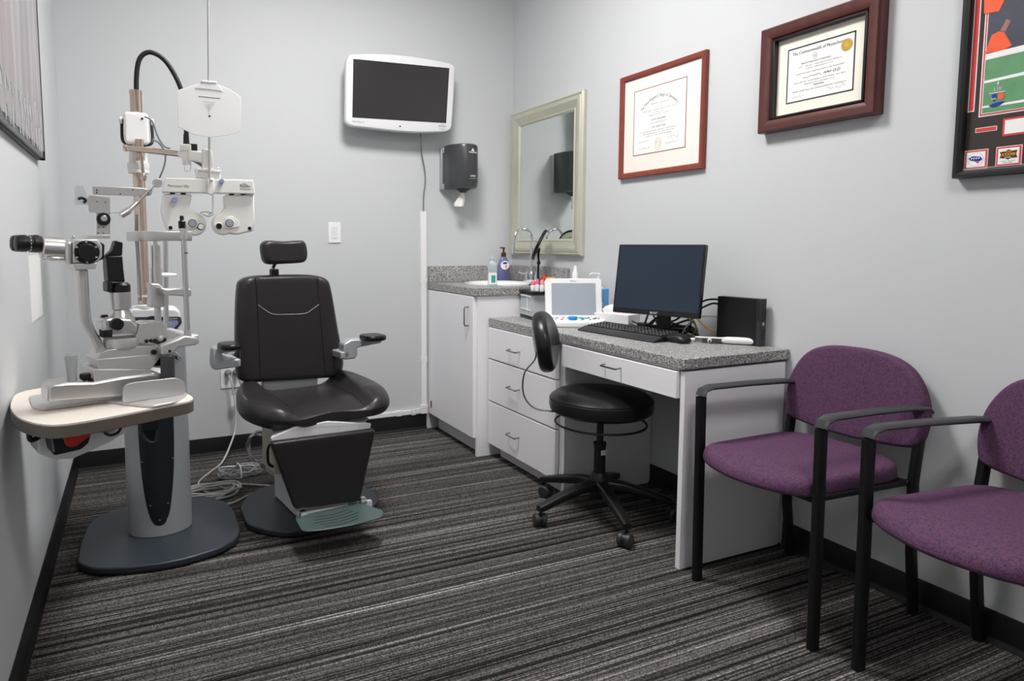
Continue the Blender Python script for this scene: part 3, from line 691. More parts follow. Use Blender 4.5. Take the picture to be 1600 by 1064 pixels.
MB().tube(pa, .0085, 10, smooth=4).build('spout', 'chrome', t, w=True)
for s_ in (-1, 1):
    MB().lathe([(.014, 0), (.012, .02), (.007, .035), (.009, .042), (.004, .048)], (fx, fy+s_*.052, .925)).tube([(fx, fy+s_*.052, .955), (fx-.02, fy+s_*.085, .962), (fx-.03, fy+s_*.10, .966)], .0045, 8).build('lever_handle', 'chrome', t, w=True)
# clear bottle and soap
def bottle_clear(p):
    t = thing('sanitizer_bottle', 'clear square plastic bottle with a teal label at the sink edge', 'bottle', p)
    mt = Matrix.Identity(4); rings = []
    for z, k_ in ((0, .95), (.004, 1), (.11, 1), (.125, .85), (.135, .5), (.14, .36), (.152, .36)):
        rings.append([(x*k_, y*k_, z) for x, y in rrect(.052, .036, .012 if k_ > .8 else .015, 4)])
    MB().grid(rings).build('body', 'bottle', t); MB().lathe([(.0115, .15), (.0115, .163), (.006, .168)]).build('cap', 'acrylic', t)
    MB().box((0, -.0185, .045), (.044, .0012, .062)).build('label', 'paper', t); MB().box((.004, -.0194, .042), (.022, .0012, .04)).build('label_patch', 'tealc', t)
    t.rotation_euler[2] = -.45
bottle_clear((-.425, -.515, .903))
t = thing('soap_bottle', 'violet hand soap bottle with a brown pump beside the sink', 'soap bottle', (-.115, -.095, .903))
MB().lathe([(.038, 0), (.041, .01), (.041, .06), (.036, .11), (.022, .145), (.014, .155)], sy_=.72).build('body', 'soapb', t)
MB().lathe([(.027, 0), (.027, .002)], (-.006, -.027, .10), (-.25, -1, 0), 24).build('label', 'paper', t)
MB().box((.008, -.031, .09), (.022, .002, .016)).build('label_patch', 'orangep', t); MB().box((-.006, -.0312, .113), (.03, .002, .01)).build('label_patch', 'bluec', t)
MB().lathe([(.016, .153), (.016, .175), (.006, .18), (.006, .2), (.010, .203), (.010, .21)]).tube([(0, 0, .206), (-.03, -.012, .207)], .0045, 8).build('pump', 'brown', t)

# ================================================================= DESK
t = thing('desk_worktop', 'long speckled grey laminate desktop on the lower desk', 'worktop', (-.26, -1.3, .707))
MB().b2((-Dd, -L1+.002, .709), (-.002, -L2, .746)).build('top', 'speck', t, w=True, bev=.003)
MB().b2((-.502, -L1-.002, .700), (-.02, -L2+.03, .7085)).build('underside_batten', 'mgrey', t, w=True)
t = thing('drawer_cabinet', 'white laminate three-drawer cabinet under the left end of the desktop', 'drawer cabinet', (-.26, -.95, 0))
MB().b2((-.490, -.637, .09), (-.004, -1.285, .699)).b2((-.45, -.66, 0), (-.02, -1.26, .09)).build('body', 'lam_dull', t, w=True)
MB().b2((-.493, -1.285, 0), (-.004, -1.303, .699)).build('side_panel', 'lam', t, w=True)
for (za, zb_, hz) in ((.535, .697, .612), (.310, .527, .425), (.075, .302, .187)):
    d_ = MB().b2((-.494, -.637, za), (-.514, -1.262, zb_)).build('drawer', 'lam', t, w=True, bev=.0015)
    yc = -.91
    MB().tube([(-.514, yc+.045, hz), (-.535, yc+.045, hz-.002), (-.54, yc+.04, hz-.003), (-.54, yc-.04, hz-.003), (-.535, yc-.045, hz-.002), (-.514, yc-.045, hz)], 0.0035, 8).build('handle', 'chromed', d_, w=True)
t = thing('knee_desk', 'white laminate desk end with a shallow pencil drawer over the knee space', 'desk', (-.26, -1.65, 0))
MB().b2((-.502, -1.992, 0), (-.016, -2.012, .699)).build('end_panel', 'lam', t, w=True)
MB().b2((-.49, -1.31, .61), (-.05, -1.985, .69)).build('drawer_box', 'lam_dull', t, w=True)
d_ = MB().b2((-.494, -1.306, .603), (-.514, -1.985, .697)).build('drawer', 'lam', t, w=True, bev=.0015)
MB().tube([(-.514, -1.6, .66), (-.535, -1.6, .658), (-.54, -1.605, .657), (-.54, -1.69, .657), (-.535, -1.695, .658), (-.514, -1.695, .66)], 0.0035, 8).build('handle', 'chromed', d_, w=True)
# bundle under desk
t = thing('cable_bundle', 'tangled dark cable bundle hanging under the desk near its end panel', 'cable', (-.08, -1.88, .35))
rnd = random.Random(4)
for k_ in range(5):
    P_ = [(-.06-.02*k_, -1.80-.03*k_, .60)]+[(-.08+rnd.uniform(-.03, .03), -1.86+rnd.uniform(-.06, .05), .58-.05*i) for i in range(1, 5)]+[(-.1, -1.9, .36+.02*k_), (-.08, -1.93, .5)]
    MB().tube(P_, .006, 6, smooth=4).build('cable', 'cableb', t, w=True)
MB().tube([(-.09, -1.80, .52), (-.12, -1.86, .50), (-.08, -1.93, .53)], .004, 6, smooth=5).build('cable', 'green', t, w=True)
MB().tube([(-.1, -1.84, .5), (-.13, -1.87, .40), (-.11, -1.9, .34), (-.07, -1.94, .37)], .004, 6, smooth=5).build('cable', 'orange', t, w=True)
# hook and cord at the cabinet
t = thing('door_latch', 'small white hook latch with a thin cord joining the raceway and cabinet door', 'latch', (-.70, -.02, .12))
MB().b2((-.705, -.02, .098), (-.68, -.026, .132)).b2((-.697, -.026, .108), (-.688, -.032, .122)).build('hook_plate', 'white', t, w=True)
MB().tube([(-.69, -.03, .128), (-.65, -.045, .137), (-.6, -.06, .143)], .0012, 5, smooth=4).build('cord', 'cable', t, w=True)
MB().tube([(-.5925, -.06, .185), (-.5955, -.062, .17), (-.5955, -.066, .145)], .0035, 6, smooth=4).build('latch_tab', 'brown', t, w=True)

# ================================================================= THINGS ON THE DESK
ZD = .7465
# small organizer with drawers
t = thing('drawer_organizer', 'small black framed organizer with clear drawers on the desk by the sink', 'organizer', (-.265, -.755, ZD), math.radians(-12))
MB().prism(rrect(.17, .20, .01), .0, .014).prism(rrect(.18, .21, .012), .134, .146).b2((-.078, .086, .014), (.078, .094, .134)).b2((.078, -.094, .014), (.085, .094, .134)).build('casing', 'black', t, bev=.001)
z = .018
d_ = MB().b2((-.085, -.085, z), (.072, -.082, z+.108)).b2((-.085, .078, z), (.072, .081, z+.108)).b2((-.085, -.085, z), (-.082, .081, z+.108)).b2((-.085, -.085, z), (.072, .081, z+.003)).build('drawer', 'frost', t)
MB().tube([(-.087, -.078, z+.10), (-.087, .074, z+.10)], .003, 6).tube([(-.087, -.078, z+.03), (-.087, .074, z+.03)], .003, 6).tube([(-.087, -.025, z+.02), (-.087, -.025, z+.105)], .003, 6).build('drawer_rib', 'shell', d_)
R_ = Matrix.Rotation(math.radians(-12), 4, 'Z')
def onorg(dx, dy): v = R_ @ Vector((dx, dy, 0)); return (-.265+v.x, -.755+v.y, ZD+.1465)
def dropper(p, cap, lb, h_=.05):
    t = thing('eye_drop_bottle', lb, 'bottle', p, 0, 'eye drop bottles on the organizer')
    MB().lathe([(.0115, 0), (.012, .003), (.012, h_*.5), (.009, h_*.6)], n=16).build('body', 'white', t)
    MB().lathe([(.0105, h_*.58), (.0098, h_*.85), (.006, h_)], n=16).build('cap', cap, t)
dropper(onorg(-.055, -.02), 'pink', 'pink-capped eye drop bottle at the left of the row on the organizer')
dropper(onorg(-.045, -.055), 'pink', 'taller pink-capped eye drop bottle in the middle of the row', .062)
dropper(onorg(-.03, -.085), 'pinkl', 'pale pink-capped eye drop bottle beside the orange box', .06)
t = thing('medicine_box', 'orange and white medicine carton standing on the organizer', 'box', onorg(.02, -.07), math.radians(-20))
MB().b2((-.02, -.022, 0), (.02, .022, .07)).build('carton', 'orangeb', t, bev=.001); MB().b2((-.0208, -.016, .005), (-.02, .016, .035)).build('label', 'paper', t)
for p, lb in ((onorg(.02, .02), 'white dropper bottle with red cap behind the orange carton'), ):
    dropper(p, 'redcap', lb, .08)
t = thing('supply_tray', 'white plastic tray of supplies on the organizer behind the control screen', 'tray', (-.115, -.84, ZD+.147), math.radians(-50))
MB().b2((-.07, -.035, 0), (.07, .035, .05)).b2((-.08, -.045, .05), (.08, .045, .056)).build('tray', 'white', t, bev=.003)
MB().b2((-.0715, -.03, .01), (-.07, .03, .045)).build('label', 'orangeb', t)
o = MB().lathe([(.014, 0), (.015, .004), (.015, .035), (.009, .045), (.008, .065), (.003, .07)], n=16).build('lotion_bottle', 'white', loc=(-.115, -.84, ZD+.204)); tag(o, 'small white bottle with a nozzle standing on the supply tray', 'bottle', 'white bottles behind the screens')
# round stand mirror
t = thing('stand_mirror', 'round black tabletop mirror tilted on a jointed black stand near the mirror', 'mirror', (-.135, -.52, .903))
p = Vector((-.135, -.52, .903))
MB().lathe([(.055, 0), (.055, .006), (.01, .012)]).build('base', 'black', t)
MB().tube([(0, 0, .01), (.0, 0, .10), (.006, .004, .13), (0, 0, .16), (.004, 0, .21)], .0065, 8).ball((.004, .002, .125), .011, 10).ball((.004, 0, .2), .009, 10).build('stem', 'black', t)
nd = Vector((.62, -.52, .42)).normalized(); c_ = Vector((.006, .0, .225))
fd = RT
vd_ = (p-CP).normalized(); rs_ = vd_.cross(Vector((0, 0, 1))).normalized(); us_ = rs_.cross(vd_)
ax_ = (rs_*.90-us_*.42-vd_*.06).normalized()
MB().lathe([(.088, -.009), (.092, -.006), (.092, .006), (.088, .009)], c_, ax_, 40).build('rim', 'black', t)
MB().lathe([(.084, -.0094), (.084, .0094)], c_, ax_, 40).build('mirror_glass', 'mirror', t)
# acuity controller
pL, pR, = far(864, 435, 2.86), far(951, 437, 2.86)
t0 = math.atan2(-.28, .52)   # heading of its width axis
cc_ = Vector((-.30, -1.10, ZD)); wx = Vector((RT.x, RT.y, 0)).normalized()
rzc = math.atan2(wx.y, wx.x)-.05
t = thing('chart_controller', 'white chart controller with grey screen, blue knob and coloured keys', 'control panel', cc_, rzc)
pl = Plane(cc_, math.degrees(rzc))
def ctl(u, v, d=0): return pl(u, v, d)
bw = .128
MB().pad([(x, y) for x, y in catmull([Vector((-bw, .02)), Vector((-bw-.004, -.01)), Vector((-.10, -.055)), Vector((-.04, -.075)), Vector((.04, -.075)), Vector((.10, -.055)), Vector((bw+.004, -.01)), Vector((bw, .03)), Vector((.06, .05)), Vector((-.06, .05))], 4, True)], .026, .008, top=lambda x, y: .10*max(0, y+.06)).build('base', 'white', t)
mS = axes((0, .025, .028), (1, 0, 0), (0, .22, .975), (0, -.975, .22))
sc = MB().prism(rrect(.246, .195, .014, 5, 0, .0875), -.02, .003, mS).build('screen_housing', 'white', t, bev=.004)
MB().prism(rrect(.192, .146, .003, 2, 0, .090), .003, .0038, mS).build('screen', 'screeng', sc)
text('lettering', 'Reichert', .008, WM[t.name] @ mS @ Matrix.Translation((0, .170, .0035)), 'ink', sc)
zk = lambda y: .028+.10*max(0, y+.06)
MB().lathe([(.019, 0), (.0195, .010), (.018, .013)], (-.012, -.02, zk(-.02)-.002), n=24).build('knob', 'blue', t)
rnd = random.Random(2)
t.scale = (1.1, 1.1, 1.06)
for (x, y, c_, sw) in ((-.095, .0, 'tealc', .009), (-.085, -.018, 'tealc', .009), (-.06, -.028, 'redcap', .012), (-.075, .008, 'ink', .01), (-.05, .008, 'ink', .01), (.025, .006, 'tealc', .02), (.03, -.012, 'tealc', .012), (.028, -.03, 'tealc', .012), (.045, .0, 'blueb', .02), (.06, .008, 'inkd', .01), (.08, -.012, 'inkd', .013), (.10, -.008, 'inkd', .008), (.09, .0, 'inkd', .008), (.06, -.03, 'ink', .009), (-.03, .006, 'blueb', .012)):
    MB().box((x, y, zk(y)+.0005), (sw, sw*.45, .003)).build('key', c_, t)
# keyboard
kO = Vector((-.19, -1.43, ZD)); kth = math.atan2(-.427, .050)  # width axis along the desk
a_, b_, c_, d_ = (at(907, 517, z=ZD), at(945, 503, z=ZD), at(1015, 535, z=ZD), at(1078, 519, z=ZD))
kx = (c_-a_); kL = kx.length; kx.normalize(); ky = Vector((-kx.y, kx.x, 0)); kD = .165
t = thing('keyboard', 'black full size keyboard with sloped palm rest in front of the monitor', 'keyboard', a_+kx*kL/2+ky*kD/2, math.atan2(kx.y, kx.x))
kL = .445
prof = [(-kD/2, 0), (kD/2, 0), (kD/2, .026), (kD/2-.02, .028), (-.035, .019), (-kD/2+.004, .006)]
MB().grid([[(x, y, z) for y, z in prof] for x in (-kL/2, -kL/2+.006, kL/2-.006, kL/2)]).build('casing', 'black', t, bev=.002)
MB().grid([[(x, y, z) for y, z in [(-kD/2, .003), (-kD/2+.004, .0075), (-.036, .0205), (-.03, .017)]] for x in (-kL/2+.001, kL/2-.001)]).build('palm_rest', 'dark', t)
ks = .0185
for r_ in range(6):
    x = -kL/2+.010; y = .068-r_*.0185
    row = MB(); z = .028-(.068-y)*.09
    while x < kL/2-.02:
        wd = ks*.82
        if r_ == 5 and -.09 < x < -.06: wd = ks*4.9
        row.box((x+wd/2, y, z+.001), (wd, ks*.82, .008)); x += wd+ks*.18
        if abs(x-.062) < .01 or abs(x-.125) < .01: x += .008
    row.build('key_row', 'keycap', t, bev=.0015)
    lg = MB(); x = -kL/2+.012
    while x < kL/2-.02: lg.box((x+.004, y+.002, z+.0055), (.005, .004, .0004)); x += ks+.0002
    lg.build('key_legends', 'silvert', t)
t = thing('mouse', 'black computer mouse at the right end of the keyboard', 'mouse', at(1062, 536, z=ZD)+Vector((.01, .02, 0)), math.radians(-80))
MB().pad(catmull([Vector(p) for p in ((-.05, 0), (-.04, .027), (0, .031), (.04, .028), (.052, 0), (.04, -.028), (0, -.031), (-.04, -.027))], 4, True), .018, .012, top=lambda x, y: .018*(1-(x/.055)**2)*(1-(y/.034)**2)).build('body', 'black', t)
MB().cyl((.02, -.003, .033), (.02, .003, .033), .006, n=12).build('scroll_wheel', 'dark', t)
# monitor
a1, a2, a3, a4 = far(969, 382, 2.88), far(1105, 382, 2.61), far(1090, 498, 2.61), far(956, 487, 2.88)
mx_ = ((a2-a1)+(a3-a4)).normalized(); mz = ((a1-a4)+(a2-a3)); mz = (mz-mx_*mz.dot(mx_)).normalized(); mn = mx_.cross(mz)
mc = (a1+a2+a3+a4)/4; MW = ((a2-a1).length+(a3-a4).length)/2; MH = ((a1-a4).length+(a2-a3).length)/2
mM = axes(mc, mx_, mz, mn)
t = thing('monitor', 'black framed widescreen computer monitor with a dark blue screen on the desk', 'monitor', (mc.x-mn.x*.06, mc.y-mn.y*.06, ZD))
MB().prism(rrect(MW, MH, .004, 3), -.022, 0, mM).build('casing', 'black', t, w=True, bev=.0015)
MB().prism(rrect(MW*.78, MH*.6, .01, 3), -.05, -.022, mM).build('back_cover', 'dark', t, w=True, bev=.006)
MB().b2((-MW/2+.007, -MH/2+.021, 0), (MW/2-.007, MH/2-.007, .0006), mM).build('screen', 'screenb', t, w=True)
text('lettering', 'acer', .02, mM @ Matrix.Translation((-.0, -MH/2+.005, .0008)), 'silvert', t)
bq = mc-mn*.075; bq.z = 0
MB().b2((-.03, -.012, .01), (.03, .0, .2), axes((bq.x, bq.y, ZD), mx_, -mn, (0, 0, 1))).build('stand_neck', 'black', t, w=True, bev=.003)
MB().prism(rrect(.20, .12, .02, 5, 0, .02), 0, .01, axes((bq.x, bq.y, ZD+.0005), mx_, -mn, (0, 0, 1))).build('stand_base', 'black', t, w=True, bev=.002)
# mini computer
pO = Vector((-.05, -1.835, ZD)); pth = math.radians(-82)
t = thing('mini_computer', 'small black desktop computer standing on edge at the desk end', 'computer', pO, pth)
MB().b2((-.092, -.018, 0), (.075, .018, .180)).build('casing', 'black', t, bev=.001)
fp = MB().b2((.075, -.018, 0), (.092, .018, .180)).build('front_panel', 'dark', t, bev=.001)
b = MB()
for i in range(16):
    for j in range(4): b.box((.0925, -.0125+j*.0065, .10+i*.0047), (.0012, .0035, .002))
    b.box((.0835, -.0182, .10+i*.0047), (.009, .001, .002))
b.build('grille', 'black', fp)
MB().lathe([(.007, 0), (.007, .0015)], (.0922, 0, .085), (1, 0, 0), 16).build('badge', 'silver', fp)
b = MB()
for z in (.03, .045, .06): b.box((.0925, 0, z), (.0015, .011, .007))
b.build('port', 'keycap', fp)
WPm = lambda x, y, z: WM[t.name] @ Vector((x, y, z))
def cab(name, lb, P_, mt, r=.0032, ends=None):
    o = MB().tube(P_, r, 7, smooth=7).build(name, mt, w=True, loc=tuple(P_[0])); tag(o, lb, 'cable', 'cables behind the monitor'); return o
b0 = WPm(-.094, 0, 0)
cab('display_cable', 'upper black cable looping from the small computer to the monitor', [b0+Vector((0, 0, .165)), b0+Vector((-.02, .05, .16)), b0+Vector((-.04, .12, .12)), b0+Vector((-.06, .17, .07)), Vector((-.13, -1.52, .80))], 'cableb', .0042)
cab('display_cable', 'lower thick black cable looping from the small computer to the desk', [b0+Vector((0, 0, .145)), b0+Vector((-.012, .035, .145)), b0+Vector((-.035, .10, .10)), b0+Vector((-.04, .12, .03)), b0+Vector((-.07, .14, .006))], 'cableb', .0042)
cab('network_cable', 'orange network cable running from the monitor down behind the small computer', [b0+Vector((.005, .01, .03)), b0+Vector((-.02, .05, .05)), b0+Vector((-.04, .11, .10)), b0+Vector((-.07, .14, .115))], 'orange')
cab('data_cable', 'pale data cable with blue plug arching behind the small computer', [b0+Vector((.0, .006, .095)), b0+Vector((-.012, .03, .095)), b0+Vector((-.03, .09, .085)), b0+Vector((-.05, .12, .05)), b0+Vector((-.07, .13, .01))], 'cablew')
cab('network_cable', 'olive green cable curling behind the lower right monitor corner', [Vector((-.13, -1.62, .84)), Vector((-.115, -1.67, .80)), Vector((-.10, -1.64, .76)), Vector((-.09, -1.60, .752))], 'green')
cab('power_lead', 'thin black lead trailing from the tissue box over the keyboard rear', [Vector((-.155, -1.20, .80)), Vector((-.14, -1.26, .775)), Vector((-.10, -1.36, .752)), Vector((-.06, -1.45, .752))], 'cableb', .002)
t = thing('serial_plug', 'grey and navy serial cable plug lying on the desk beside the mouse', 'cable plug', at(1074, 522, z=ZD+.01)+Vector((.02, .03, 0)), math.radians(40))
MB().prism([(-.03, -.012), (.012, -.012), (.012, .012), (-.03, .012), (-.04, 0)], -.007, .009).build('hood', 'shell', t, bev=.002); MB().b2((.012, -.010, -.005), (.024, .010, .006)).build('connector', 'bluec', t)
rnd = random.Random(12)
t = thing('cable_tangle', 'tangle of black cables on the desk beneath the right half of the monitor', 'cable', (-.10, -1.55, ZD))
for k_ in range(6):
    P_ = [(-.06+rnd.uniform(-.05, .04), -1.36-.02*k_, ZD+.05+rnd.uniform(0, .05))]
    for i in range(4): P_.append((-.10+rnd.uniform(-.05, .05), -1.42-.055*i+rnd.uniform(-.02, .02), ZD+.008+rnd.uniform(0, .06)))
    P_.append((-.09, -1.66, ZD+.008))
    MB().tube(P_, .0045, 7, smooth=5).build('cable', 'cableb', t, w=True)
MB().b2((-.14, -1.60, ZD), (-.10, -1.44, ZD+.035)).build('power_strip', 'black', t, w=True, bev=.004)
# handheld instrument
a_, b_ = at(1086, 530, z=ZD+.012), at(1180, 535, z=ZD+.012); ax = (b_-a_); ln = ax.length; ax.normalize()
t = thing('handheld_tonometer', 'white and grey handheld eye instrument lying in front of the small computer', 'handheld instrument', (a_.x, a_.y, ZD), math.atan2(ax.y, ax.x))
MB().tube([(ln*.45, 0, .014), (ln*.55, 0, .015), (ln*.8, 0, .015), (ln*.97, 0, .0145), (ln, 0, .014)], [.011, .0135, .014, .012, .006], 14).build('grip', 'white', t)
MB().b2((ln*.12, -.009, .003), (ln*.48, .009, .020)).build('body', 'smoke', t, bev=.003)
MB().prism([(0, -.005), (.03, -.010), (ln*.5, -.011), (ln*.5, .011), (.03, .010), (0, .005)], .019, .024).build('top_cover', 'white', t, bev=.002)
MB().lathe([(.008, 0), (.008, .01), (.005, .014)], (ln*.25, -.009, .011), (0, -1, 0), 16).build('lens', 'shell', t); MB().lathe([(.004, 0), (.004, .016)], (ln*.25, -.009, .011), (0, -1, 0), 12).build('lens_opening', 'black', t)
MB().tube([(.0, 0, .012), (-.02, 0, .01)], .006, 8).build('tip', 'white', t)
# tissue box
t = thing('tissue_box', 'low white tissue box with a tissue showing behind the keyboard', 'tissue box', (-.125, -1.165, ZD), math.radians(-70))
MB().b2((-.11, -.055, 0), (.11, .055, .06)).build('box', 'white', t, bev=.002)
rings = [[(k_*.05*math.cos(2*PI*i/16)*(1+.3*math.cos(3*2*PI*i/16)), k_*.02*math.sin(2*PI*i/16), z) for i in range(16)] for z, k_ in ((.058, 1), (.075, 1.2), (.09, .9), (.1, .3))]
MB().grid(rings).build('tissue', 'paper', t)
t = thing('wipes_box', 'blue and white carton between the controller and the monitor', 'box', (-.10, -1.01, ZD), math.radians(-66))
MB().b2((-.045, -.03, 0), (.045, .03, .165)).build('carton', 'blueb', t, bev=.001); MB().b2((-.045, -.031, .085), (.045, -.0302, .10)).b2((-.046, -.03, .085), (-.0452, .03, .10)).build('stripe', 'paper', t)
t = thing('pump_bottle', 'white pump bottle behind the controller by the right wall', 'bottle', (-.055, -.955, ZD))
MB().lathe([(.028, 0), (.03, .005), (.03, .14), (.024, .165), (.012, .175), (.012, .19)], n=24).build('body', 'white', t)
MB().lathe([(.014, .185), (.014, .2), (.005, .205), (.005, .23), (.009, .232), (.007, .24)], n=16).tube([(0, 0, .236), (-.03, .012, .238), (-.042, .017, .232)], .004, 8).build('pump', 'white', t)
t = thing('cable_transformer', 'black power adapter plugged behind the tissue box', 'adapter', (-.085, -1.335, ZD))
MB().b2((-.02, -.03, 0), (.02, .03, .028)).build('body', 'black', t, bev=.004); MB().tube([(0, .03, .014), (-.02, .06, .03), (-.05, .1, .045)], .003, 6, smooth=4).build('lead', 'cableb', t)

# ================================================================= STOOL
t = thing('swivel_stool', 'black round swivel stool with backrest and five castors tucked at the desk', 'stool', (-.462, -1.512, 0))
sz = .452
MB().lathe([(.02, 0), (.19, 0), (.207, .012), (.212, .035), (.206, .064), (.182, .081), (.12, .09), (.02, .092)], (0, 0, sz-.01), n=48).build('seat', 'vinyl', t)
MB().tube([(.2085*math.cos(2*PI*i/48), .2085*math.sin(2*PI*i/48), sz+.045) for i in range(48)], .0022, 6, closed=True).build('seat_piping', 'seam', bpy.data.objects['seat'])
MB().b2((-.08, -.07, sz-.022), (.08, .07, sz-.009)).build('seat_plate', 'blackm', t)
MB().cyl((0, 0, .17), (0, 0, .30), .024).cyl((0, 0, .30), (0, 0, .312), .027).build('column_sleeve', 'blackm', t)
MB().cyl((0, 0, .31), (0, 0, sz-.02), .014).build('gas_lift', 'black', t)
MB().b2((-.012, -.028, .265), (.012, -.0235, .285)).build('label_sticker', 'paper', t)
MB().tube([(.185*math.cos(a), .185*math.sin(a), sz-.055) for a in [2*PI*i/40 for i in range(40)]], .0045, 8, closed=True).build('height_ring', 'blackm', t)
MB().lathe([(.04, .09), (.045, .11), (.04, .16), (.026, .185)]).build('base_hub', 'black', t)
for k_ in range(5):
    a = math.radians(37+72*k_); d = Vector((math.cos(a), math.sin(a), 0)); n_ = Vector((-d.y, d.x, 0))
    rings = []
    for s_, z, h_, wd in ((.02, .135, .045, .034), (.1, .13, .038, .03), (.2, .105, .034, .025), (.27, .085, .03, .022), (.30, .078, .024, .019)):
        rings.append([d*s_+n_*x+Vector((0, 0, z+y)) for x, y in rrect(wd*2*.85, h_, h_*.3, 3)])
    MB().grid(rings).build('base_leg', 'black', t)
    wp = d*.29; ca = a+1.1*k_+.6; wd = Vector((math.cos(ca), math.sin(ca), 0)); q = wp+Vector((-wd.y, wd.x, 0))*.012
    cs = MB().cyl(wp+Vector((0, 0, .045)), wp+Vector((0, 0, .075)), .006).lathe([(.0245, -.024), (.0245, .024)], q+Vector((0, 0, .0275)), wd, 20).build('castor', 'black', t)
    for s_ in (-1, 1): MB().lathe([(.020, 0), (.0275, .003), (.0275, .016), (.022, .021)], q+Vector((0, 0, .0275))+wd*s_*.005, wd*s_, 24).build('wheel', 'dark', cs)
bd = Vector((-.81, .585, 0)); bc = bd*.235+Vector((0, 0, .728))
nb = Vector((.75, -.66, 0)).normalized(); zb_ = (Vector((0, 0, 1))-nb*.17).normalized(); xb = zb_.cross(nb).normalized(); nb = xb.cross(zb_)
out = [(.155*math.cos(a), .128*math.sin(a)) for a in [2*PI*i/40 for i in range(40)]]
mK = axes(bc-nb*.03, xb, zb_, nb)
bk = MB().pad(out, .062, .026, mK, top=lambda x, y: .9*x*x, bot=lambda x, y: .9*x*x).build('backrest', 'vinyl', t)
MB().tube([mK @ Vector((.148*math.cos(a), .121*math.sin(a), .012+.9*(.148*math.cos(a))**2)) for a in [2*PI*i/40 for i in range(40)]], .0022, 5, closed=True).build('backrest_piping', 'seam', bk)
MB().b2((-.022, -.035, -.012), (.022, .035, .001), mK).build('backrest_bracket', 'alu', t, bev=.001)
MB().tube([bd*.06+Vector((0, 0, sz-.016)), bd*.2+Vector((0, 0, sz-.018)), bd*.275+Vector((0, 0, sz-.006)), bd*.318+Vector((0, 0, sz+.05)), bd*.315+Vector((0, 0, sz+.14)), mK @ Vector((0, -.06, -.014)), mK @ Vector((0, .02, -.012))], .0075, 8, smooth=6, flat=.5).build('backrest_support', 'chromed', t)

# ================================================================= PURPLE CHAIRS
def side_chair(loc, rz, label):
    """local: x towards the wall (back), y left/right; front edge at x=-.46"""
    t = thing('waiting_chair', label, 'chair', loc, rz, 'purple waiting chairs')
    hw_ = .213
    for s_ in (-1, 1):
        y = s_*hw_
        MB().grid([[(x+dx, y+dy, z) for dx, dy in rrect(.034, .022, .007, 3)] for z, x in ((0, -.452), (.632, -.46))]).build('front_leg', 'blackm', t)
        MB().grid([[(x+dx, y+dy, z) for dx, dy in rrect(.034, .022, .007, 3)] for z, x in ((0, -.0), (.20, -.028), (.42, -.04), (.63, -.012))]).build('rear_leg', 'blackm', t)
        P_ = [(-.462, y, .634), (-.455, y, .652), (-.425, y, .66), (-.25, y, .658), (-.08, y, .652), (-.01, y, .645), (.012, y-s_*.004, .63)]
        MB().tube(P_, [.017, .022, .024, .024, .021, .018, .012] if False else .021, 12, smooth=0, flat=.45, up=(0, 0, 1)).build('armrest', 'armrest', t)
        MB().cyl((-.458, y-s_*.01, .432), (-.03, y-s_*.01, .418), .010, n=12).build('side_rail', 'blackm', t)
    MB().cyl((-.445, -hw_, .422), (-.445, hw_, .422), .010, n=12).cyl((-.06, -hw_, .418), (-.06, hw_, .418), .010, n=12).build('seat_rail', 'blackm', t)
    so = [Vector(p) for p in ((-.09, -.197), (-.05, -.12), (-.04, 0), (-.05, .12), (-.09, .197), (-.26, .204), (-.44, .197), (-.50, .15), (-.53, .07), (-.538, 0), (-.53, -.07), (-.50, -.15), (-.44, -.197), (-.26, -.204))]
    MB().pad(catmull(so, 4, True), .05, .022, Matrix.Translation((0, 0, .428)), top=lambda x, y: .012*(1-(y/.2)**2)-.5*max(0, -.44-x)**1.5*2, er2=.012).build('seat', 'purple', t)
    bo = [Vector(p) for p in ((-.225, .03), (-.232, .10), (-.215, .17), (-.17, .235), (-.10, .268), (0, .277), (.10, .268), (.17, .235), (.215, .17), (.232, .10), (.225, .03), (.20, .0), (.1, -.012), (0, -.016), (-.1, -.012), (-.20, .0))]
    mB = axes((-.055, 0, .525), (0, 1, 0), (.14, 0, .99), (.99, 0, -.14))
    MB().pad(catmull(bo, 4, True), .04, .016, mB @ Matrix.Translation((0, 0, -.0)), bot=lambda x, y: -.012+.25*x*x, top=lambda x, y: .25*x*x).build('backrest', 'purple', t)
    return t
side_chair((-.046, -2.302, 0), 0, 'purple fabric armchair with black frame beside the desk end panel')
side_chair((-.045, -2.89, 0), math.radians(-6.5), 'purple fabric armchair with black frame cut off at the right edge')

# ================================================================= EXAM CHAIR
CO = Vector((-1.56, -.95, 0)); pc = Plane(CO, 8)
t = thing('exam_chair', 'black leather examination chair with headrest, armrests and leg rest', 'exam chair', CO, math.radians(8))
base = [(-.262, .12), (-.18, .255), (-.06, .30), (.10, .30), (.22, .25), (.285, .10), (.295, -.06), (.262, -.15), (.15, -.225), (0, -.255), (-.142, -.258), (-.221, -.205), (-.290, -.085)]
bo = roundpoly(base, .045, 3)
bpl = MB().prism(bo, .008, .028).build('base_plate', 'slate', t, bev=.004)
MB().prism([(x*.975, y*.975) for x, y in bo], 0, .009).build('base_rim', 'black', bpl)
MB().grid([[(x, y, z) for x, y in rrect(wx_, wy_, .02, 4, cx_, cy_)] for z, wx_, wy_, cx_, cy_ in ((.034, .24, .28, .02, .02), (.30, .24, .28, .02, .02), (.37, .27, .30, .01, 0))]).build('pillar', 'shell', t)
MB().b2((-.165, -.06, .20), (-.10, .10, .385)).build('control_box', 'tan', t, bev=.004)
MB().tube([(-.167, -.045, .33), (-.186, -.045, .31), (-.186, -.045, .25), (-.167, -.045, .23)], .006, 8, smooth=3).build('control_box_handle', 'black', t)
